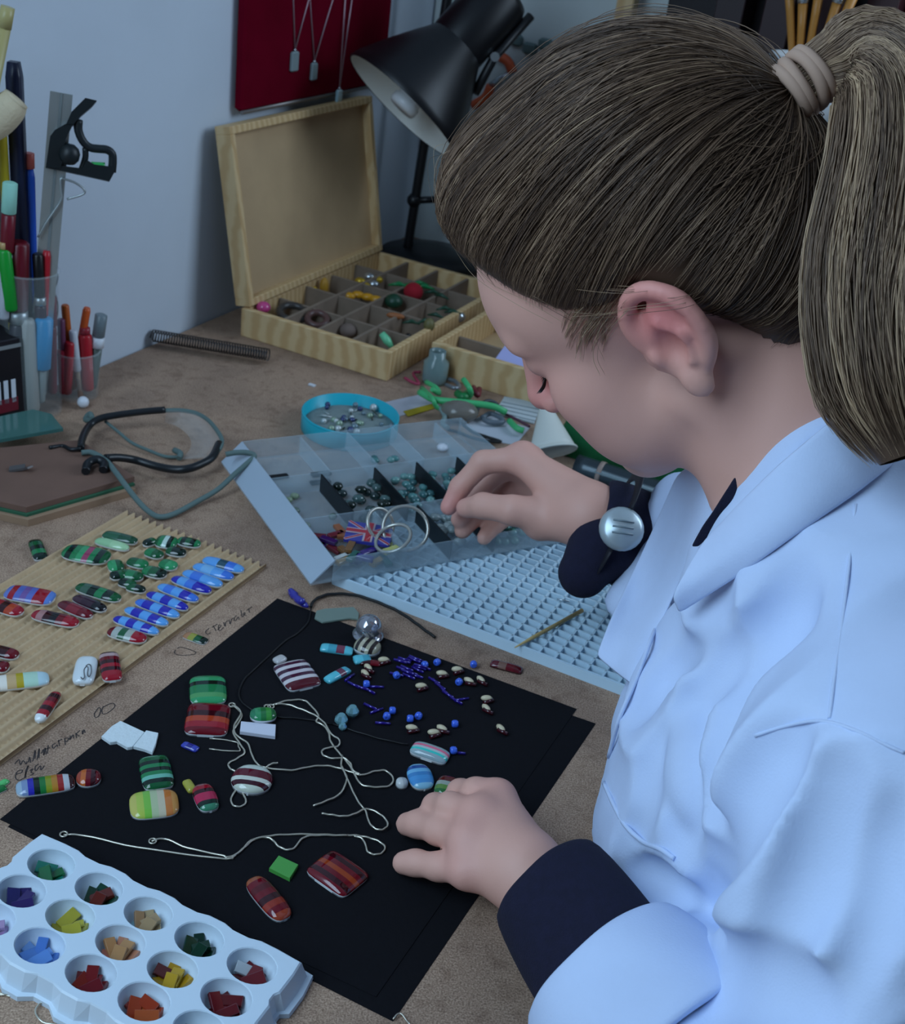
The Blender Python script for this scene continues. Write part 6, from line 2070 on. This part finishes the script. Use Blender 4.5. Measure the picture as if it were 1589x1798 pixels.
if not np.isnan(wp[0]):
    wn = NV.grad(wp[None])[0]
    wn = unit(wn + unit(CC - wp) * .8)
    wt = thing('wristwatch', wp, 'round pale silver watch worn over the far dark cuff', 'watch')
    wt.parent = None
    MB().lathe(wp, wn, [(0, 0), (.0165, 0), (.0175, .003), (.0165, .006), (.013, .009), (0, .0105)], 24).build('watch_case', mat('watch_silver', (176, 190, 196), .3, metal=.4), wt)
    e1 = unit(np.cross(wn, ZUP))
    for s_ in (-.6, 0, .6):
        q = wp + wn * .0098 + np.cross(wn, e1) * s_ * .008
        MB().tube([q - e1 * .008, q + wn * .0012, q + e1 * .008], .0008, 5).build('ridge', mat('watch_ridge', (120, 136, 144), .3), wt)
    ax_ = unit(ELR - WRR)
    cpt = WRR + ax_ * ((wp - WRR) @ ax_)
    r_ = np.linalg.norm(wp - cpt) + .0006
    b1_ = unit(wp - cpt)
    b2_ = np.cross(ax_, b1_)
    MB().tube([cpt + (b1_ * math.cos(t) + b2_ * math.sin(t)) * r_ for t in np.linspace(.35, 2 * math.pi - .35, 40)], [(.007, .0012)] * 40, 8).build('strap', mat('watch_strap', (24, 24, 34), .6), wt)

# ---------------------------------------------------------------- seated legs and the stool under the bench
LG = Field((-.35, .30, -.76), (.50, 1.15, -.12), .007)
for s_ in (-1, 1):
    hp, kn_, an = uv(.04, .66 + .085 * s_, -.30), uv(-.36, .66 + .11 * s_, -.27), uv(-.33, .66 + .10 * s_, -.69)
    LG.cone(hp, kn_, .088, .064, .03)
    LG.cone(kn_, an, .062, .043, .02)
V, F = LG.mesh()
mesh_obj('trousers', smooth_mesh(V, F, 2), F, mat('dark_denim', (38, 42, 58), .9, noise=.1, nscale=60), person)
for s_ in (-1, 1):
    an = uv(-.33, .66 + .10 * s_, -.722)
    MB().tube([an + AX_U * .05, an, an - AX_U * .09, an - AX_U * .15], [(.028, .024), (.036, .027), (.042, .024), (.026, .016)], 12, flat=ZUP).build('shoe', mat('dark_shoe', (30, 28, 30), .6), person)
stool = thing('stool', uv(.06, .66, -.75), 'round topped stool under the seated person', 'stool')
MB().lathe(uv(.06, .66, -.445), ZUP, [(0, 0), (.15, 0), (.16, .008), (.16, .022), (.15, .03), (0, .032)], 28).build('seat', M_PINE, stool)
for k in range(4):
    a = math.pi / 4 + k * math.pi / 2
    d_ = AX_U * math.cos(a) + AX_V * math.sin(a)
    MB().tube([uv(.06, .66, -.445) + d_ * .11, uv(.06, .66, -.75) + d_ * .16], .014, 10).build('leg', M_LEG, stool)
# ---------------------------------------------------------------- hair
HX = [-130, -95, -70, -45, -24, -12, 10, 32, 48, 62, 76, 92, 120]
HZ = [-40, -62, -58, -38, 8, 38, 40, 50, 68, 88, 103, 114, 140]


def _ells(p, L):
    """smooth union of ellipsoids (centre, radii, blend) in head millimetres"""
    d = None
    for c, r, k in L:
        q = [(p[..., i] - c[i]) / r[i] for i in range(3)]
        k0 = np.sqrt(q[0] ** 2 + q[1] ** 2 + q[2] ** 2)
        k1 = np.sqrt((q[0] / r[0]) ** 2 + (q[1] / r[1]) ** 2 + (q[2] / r[2]) ** 2) + 1e-9
        e = k0 * (k0 - 1) / k1
        if d is None:
            d = e
        else:
            h = np.maximum(k - np.abs(d - e), 0) / k
            d = np.minimum(d, e) - h * h * k * .25
    return d


E_HAIR = [((-10, 0, 60), (104, 78, 97), 0), ((42, 0, 90), (53, 58, 60), 30), ((-4, 0, 45), (96, 80, 83), 20), ((-55, 0, 0), (46, 60, 60), 30)]
E_HEAD = [((0, 0, 46), (95, 71, 76), 0), ((42, 0, 52), (56, 60, 56), 20), ((46, 0, -12), (46, 54, 66), 20), ((-40, 0, -30), (40, 52, 50), 20)]
CEN = np.array([-5, 0, 40.])


def _root(dirs, L):
    lo, hi = np.full(len(dirs), 20.), np.full(len(dirs), 195.)
    for _ in range(13):
        m = (lo + hi) / 2
        ins = _ells(CEN + dirs * m[:, None], L) < 0
        lo, hi = np.where(ins, m, lo), np.where(ins, hi, m)
    return lo


def on_cap(dirs, gap=.3):
    """distance from the centre of the head to the hair surface; the hair thins out to the skin at the hairline"""
    a, b = _root(dirs, E_HEAD), _root(dirs, E_HAIR)
    p = CEN + dirs * a[:, None]
    t = np.clip((p[:, 2] - np.interp(p[:, 0], HX, HZ) + 2) / 34, 0, 1)
    sm = np.where(t > 0, np.sqrt(t * (2 - t)), 0)
    return a + gap + np.maximum(b - a, 1) * sm - np.where(t <= 0, 2.0, 0) * (gap < 0)


tw = lambda p: HO + (p / 1000) @ HM.T
na, nb = 150, 110
AA, BB = np.meshgrid(np.linspace(0, 2 * math.pi, na, endpoint=False), np.linspace(.02, math.pi - .02, nb), indexing='ij')
DD = np.stack([np.sin(BB) * np.cos(AA), np.sin(BB) * np.sin(AA), np.cos(BB)], -1).reshape(-1, 3)
V = CEN + DD * on_cap(DD, -1.4)[:, None]
F = np.array([[i * nb + j, i * nb + j + 1, ((i + 1) % na) * nb + j + 1, ((i + 1) % na) * nb + j] for i in range(na) for j in range(nb - 1)])
keep = V[:, 2] > np.interp(V[:, 0], HX, HZ) - 4
F = F[keep[F].all(1)]
M_HAIR = mat('fair_hair', (122, 102, 82), .42, spec=.45)
_n = M_HAIR.node_tree
_a = _n.nodes.new('ShaderNodeVertexColor')
_a.layer_name = 'tint'
_n.links.new(_a.outputs['Color'], _n.nodes['Principled BSDF'].inputs['Base Color'])
hc = [np.array(srgb(q)) for q in ((62, 46, 37), (86, 66, 52), (112, 88, 70), (146, 119, 96), (194, 165, 133))]
cap_t = np.tile(hc[0] * .4 + hc[1] * .6, (len(V), 1))
mesh_obj('hair', tw(V), F, M_HAIR, person, cap_t)
TIE = np.array([-111, 4, 62.])
rh = np.random.RandomState(8)


def tubes(paths, rad, cols, name, nside=3):
    """paths (n,k,3) world; one mesh of fine strands"""
    n, k = paths.shape[:2]
    t = np.gradient(paths, axis=1)
    t /= np.linalg.norm(t, axis=2, keepdims=True) + 1e-12
    ref = np.broadcast_to(CD, t.shape)
    e1 = np.cross(t, ref)
    e1 /= np.linalg.norm(e1, axis=2, keepdims=True) + 1e-12
    e2 = np.cross(t, e1)
    taper = np.ones(k)
    taper[-1] = .3
    taper[:3] = (.15, .5, .8)
    R = rad[:, None, None] * taper[None, :, None]
    rings = np.stack([paths + (e1 * math.cos(2 * math.pi * j / nside) + e2 * math.sin(2 * math.pi * j / nside)) * R for j in range(nside)], 2)
    Vv = rings.reshape(-1, 3)
    ids = np.arange(n * k * nside).reshape(n, k, nside)
    Fq = np.concatenate([np.stack([ids[:, :-1, j], ids[:, :-1, (j + 1) % nside], ids[:, 1:, (j + 1) % nside], ids[:, 1:, j]], -1).reshape(-1, 4) for j in range(nside)])
    ct = np.repeat(cols, k * nside, 0)
    o = mesh_obj(name, Vv, Fq, M_HAIR, person, ct)
    o['kind'] = 'stuff'
    return o


def strand_cols(key, n, lightbias=0.):
    """clumps of fair and brown by lock"""
    w = .42 + .15 * np.sin(key * 9.1 + 1) + .10 * np.sin(key * 23.7) + rh.normal(0, .17, n) + lightbias
    w = np.clip(w, 0, .999) * 4
    i = np.floor(w).astype(int)
    f = (w - i)[:, None]
    A = np.array(hc)
    return A[i] * (1 - f) + A[np.minimum(i + 1, 4)] * f


# strands that run from all over the scalp to the tie
n = 9000
d0 = rh.normal(size=(n * 3, 3))
d0 /= np.linalg.norm(d0, axis=1, keepdims=True)
r0 = on_cap(d0)
p0 = CEN + d0 * r0[:, None]
hem0 = np.interp(p0[:, 0], HX, HZ)
ok = (p0[:, 2] > hem0 - np.abs(rh.normal(0, 6, len(p0)))) & ~((np.abs(p0[:, 1]) > 58) & (p0[:, 2] < 41) & (p0[:, 0] > -26) & (p0[:, 0] < 16)) & (np.linalg.norm(p0 - TIE, axis=1) > 22)
front = ok & (p0[:, 2] < hem0 + 26)
sel = np.concatenate([np.flatnonzero(front)[:int(n * .42)], np.flatnonzero(ok)[:n]])[:n]
d0, n = d0[sel], len(sel)
dt_ = unit(TIE - CEN)
dots = np.clip(d0 @ dt_, -1, 1)
om = np.arccos(dots)[:, None]
K_ = 18
paths = np.zeros((n, K_, 3))
side = np.cross(d0, dt_)
side /= np.linalg.norm(side, axis=1, keepdims=True) + 1e-9
bow = .16 * np.sin(d0[:, 0] * 3 + 1)[:, None] * np.sign(d0[:, 1:2] + .01) + rh.normal(0, .03, (n, 1))
lift = np.abs(rh.normal(0, 1.1, n)) + .2
fly = rh.uniform(size=n) < .012
lift[fly] += rh.uniform(2, 6, fly.sum())
for k in range(K_):
    t = k / (K_ - 1)
    d = (np.sin((1 - t) * om) * d0 + np.sin(t * om) * dt_) / np.maximum(np.sin(om), 1e-4)
    d = d + side * bow * math.sin(math.pi * t)
    d /= np.linalg.norm(d, axis=1, keepdims=True)
    paths[:, k] = CEN + d * (on_cap(d) + .2 + lift * (.3 + math.sin(math.pi * t)))[:, None]
e1 = unit(np.cross(dt_, [0, 1., 0]))
e2 = np.cross(dt_, e1)
ang = np.arctan2(d0 @ e1, d0 @ e2)
cols = strand_cols(ang * 1.6 + .35 * d0[:, 0], n, -.06)
tubes(tw(paths.reshape(-1, 3)).reshape(paths.shape), rh.uniform(.00018, .00036, n), cols, 'hair_strands')

# loose wisps at temple and nape (pixel lines in front of the face and ear)
wl = []
wisps = [[(1040, 560), (1020, 590), (1012, 625)], [(1070, 545), (1040, 590), (1035, 640)], [(1050, 530), (1015, 560), (1000, 600)], [(1080, 540), (1055, 580), (1045, 620), (1060, 650)],
         [(1250, 500), (1190, 520), (1120, 530), (1060, 540), (1000, 540)], [(1320, 470), (1230, 500), (1120, 512), (1020, 505)], [(1060, 440), (1000, 465), (950, 470), (920, 455)], [(800, 270), (768, 290), (765, 340), (785, 400), (810, 430)], [(795, 265), (775, 275), (770, 310), (780, 360)],
         [(840, 430), (900, 460), (960, 500), (1010, 540)], [(820, 420), (860, 480), (930, 520), (1000, 560)]]
for w_ in wisps:
    P = SK.hit(w_)
    for j in range(len(P)):
        if np.isnan(P[j][0]):
            P[j] = dep(*w_[j], .70 if w_[j][0] < 900 else .665)
    Q = HF_d = None
    for rep in range(4):
        q = P + rh.normal(0, .0030, (1, 3)) + rh.normal(0, .0006, P.shape) - np.array([ray(*a) for a in w_]) * .0035
        q = np.array(catmull(list(q), 5))
        wl.append(q[np.linspace(0, len(q) - 1, 16).astype(int)])
for k in range(150):
    x1, y1 = rh.uniform(985, 1062), rh.uniform(530, 620)
    x0, y0 = x1 + rh.uniform(25, 50), y1 - rh.uniform(50, 80)
    w_ = [(x0, y0), (x0 * .6 + x1 * .4, y0 * .6 + y1 * .4 - 4), (x0 * .3 + x1 * .7 - 4, y0 * .3 + y1 * .7 - 2), (x1, y1)]
    P = SK.hit(w_)
    if np.isnan(P).any():
        continue
    q = P - np.array([ray(*a) for a in w_]) * np.array([.006, .003, .0012, .0004])[:, None]
    q = np.array(catmull(list(q), 6))
    wl.append(q[np.linspace(0, len(q) - 1, 16).astype(int)])
wl = np.array(wl)
tubes(wl, rh.uniform(.00010, .00018, len(wl)), strand_cols(rh.uniform(0, 3, len(wl)), len(wl), .38), 'loose_wisps')

# hair tie
tie_w = tw(TIE)
tax = unit(dep(1458, 108, proj(tie_w)[2] - .004) - tie_w)
M_TIE = mat('beige_elastic', (176, 146, 128), .8)
t1_ = unit(np.cross(tax, CD))
t2_ = np.cross(tax, t1_)
ht = None
for k in range(4):
    c_ = tie_w + tax * (.0035 + .0052 * k)
    tl = .22 * math.sin(k * 2.1)
    MB().tube([c_ + (t1_ * math.cos(a) * .0145 + t2_ * math.sin(a) * .0135) + tax * tl * .012 * math.cos(a + k) for a in np.linspace(0, 2 * math.pi, 29)[:-1]], .0034, 8, closed=True).build('hair_tie', M_TIE, person)

# ponytail: arcs up from the tie and hangs down the back
dT = proj(tie_w)[2]
spine = catmull([tie_w - tax * .012, tie_w + tax * .016, dep(1466, 118, dT - .005), dep(1520, 100, dT - .012), dep(1568, 150, dT - .020), dep(1578, 260, dT - .024), dep(1562, 400, dT - .024), dep(1545, 540, dT - .026), dep(1560, 680, dT - .03), dep(1600, 800, dT - .035)], 5)
spine = np.array(spine)
m_ = len(spine)
s_ = np.linspace(0, 1, m_)
rad_s = np.interp(s_, [0, .10, .2, .35, .5, .7, .9, 1], [.009, .0125, .018, .026, .033, .040, .036, .020])
tt_ = np.gradient(spine, axis=0)
tt_ /= np.linalg.norm(tt_, axis=1, keepdims=True)
fr1 = np.cross(tt_, CD)
fr1 /= np.linalg.norm(fr1, axis=1, keepdims=True)
fr2 = np.cross(tt_, fr1)
core = MB()
core.tube(list(spine), [(float(a) * .80, float(a) * .55) for a in rad_s], 16, flat=CD)
Vc = np.array(core.v)
Fc = np.array([f for f in core.f if len(f) == 4])
mesh_obj('ponytail', Vc, Fc, M_HAIR, person, np.tile(hc[1], (len(Vc), 1)))
n = 3400
a_ = rh.uniform(0, 2 * math.pi, n)
q_ = np.sqrt(rh.uniform(.45, 1.12, n))
len_ = rh.uniform(.72, 1.0, n)
Kp = 26
pp = np.zeros((n, Kp, 3))
ph_ = rh.uniform(0, 6.3, n)
for k in range(Kp):
    f = len_ * k / (Kp - 1) * (m_ - 1)
    i = np.minimum(np.floor(f).astype(int), m_ - 2)
    fr = (f - i)[:, None]
    sp_ = spine[i] * (1 - fr) + spine[i + 1] * fr
    ra = (rad_s[i] * (1 - fr[:, 0]) + rad_s[i + 1] * fr[:, 0])
    wob = .10 * np.sin(k * .35 + ph_) * (k / Kp)
    pp[:, k] = sp_ + (fr1[i] * (np.cos(a_ + wob) * q_ * ra)[:, None] + fr2[i] * (np.sin(a_ + wob) * q_ * ra * .7)[:, None])
tubes(pp, rh.uniform(.00018, .00040, n), strand_cols(a_ * .9, n, .26), 'ponytail_strands')

# lashes and brow
lash = []
for k in range(16):
    f = k / 15
    b = hd(88.5 - 10 * f ** 1.6, 20 + 24 * f, 19 - 3 * math.sin(math.pi * f))
    e = hd(97 - 6 * f, 20 + 30 * f, 13 - 4 * math.sin(math.pi * f))
    lash.append(np.array(catmull([b, (b + e) / 2 - (hd(0, 0, 1.2) - hd(0, 0, 0)), e], 4))[:8])
lash = np.array([l[np.linspace(0, len(l) - 1, 6).astype(int)] for l in lash])
lo_ = tubes(lash, np.full(len(lash), .00045), np.tile(np.array(srgb((30, 24, 22))), (len(lash), 1)), 'eyelashes')
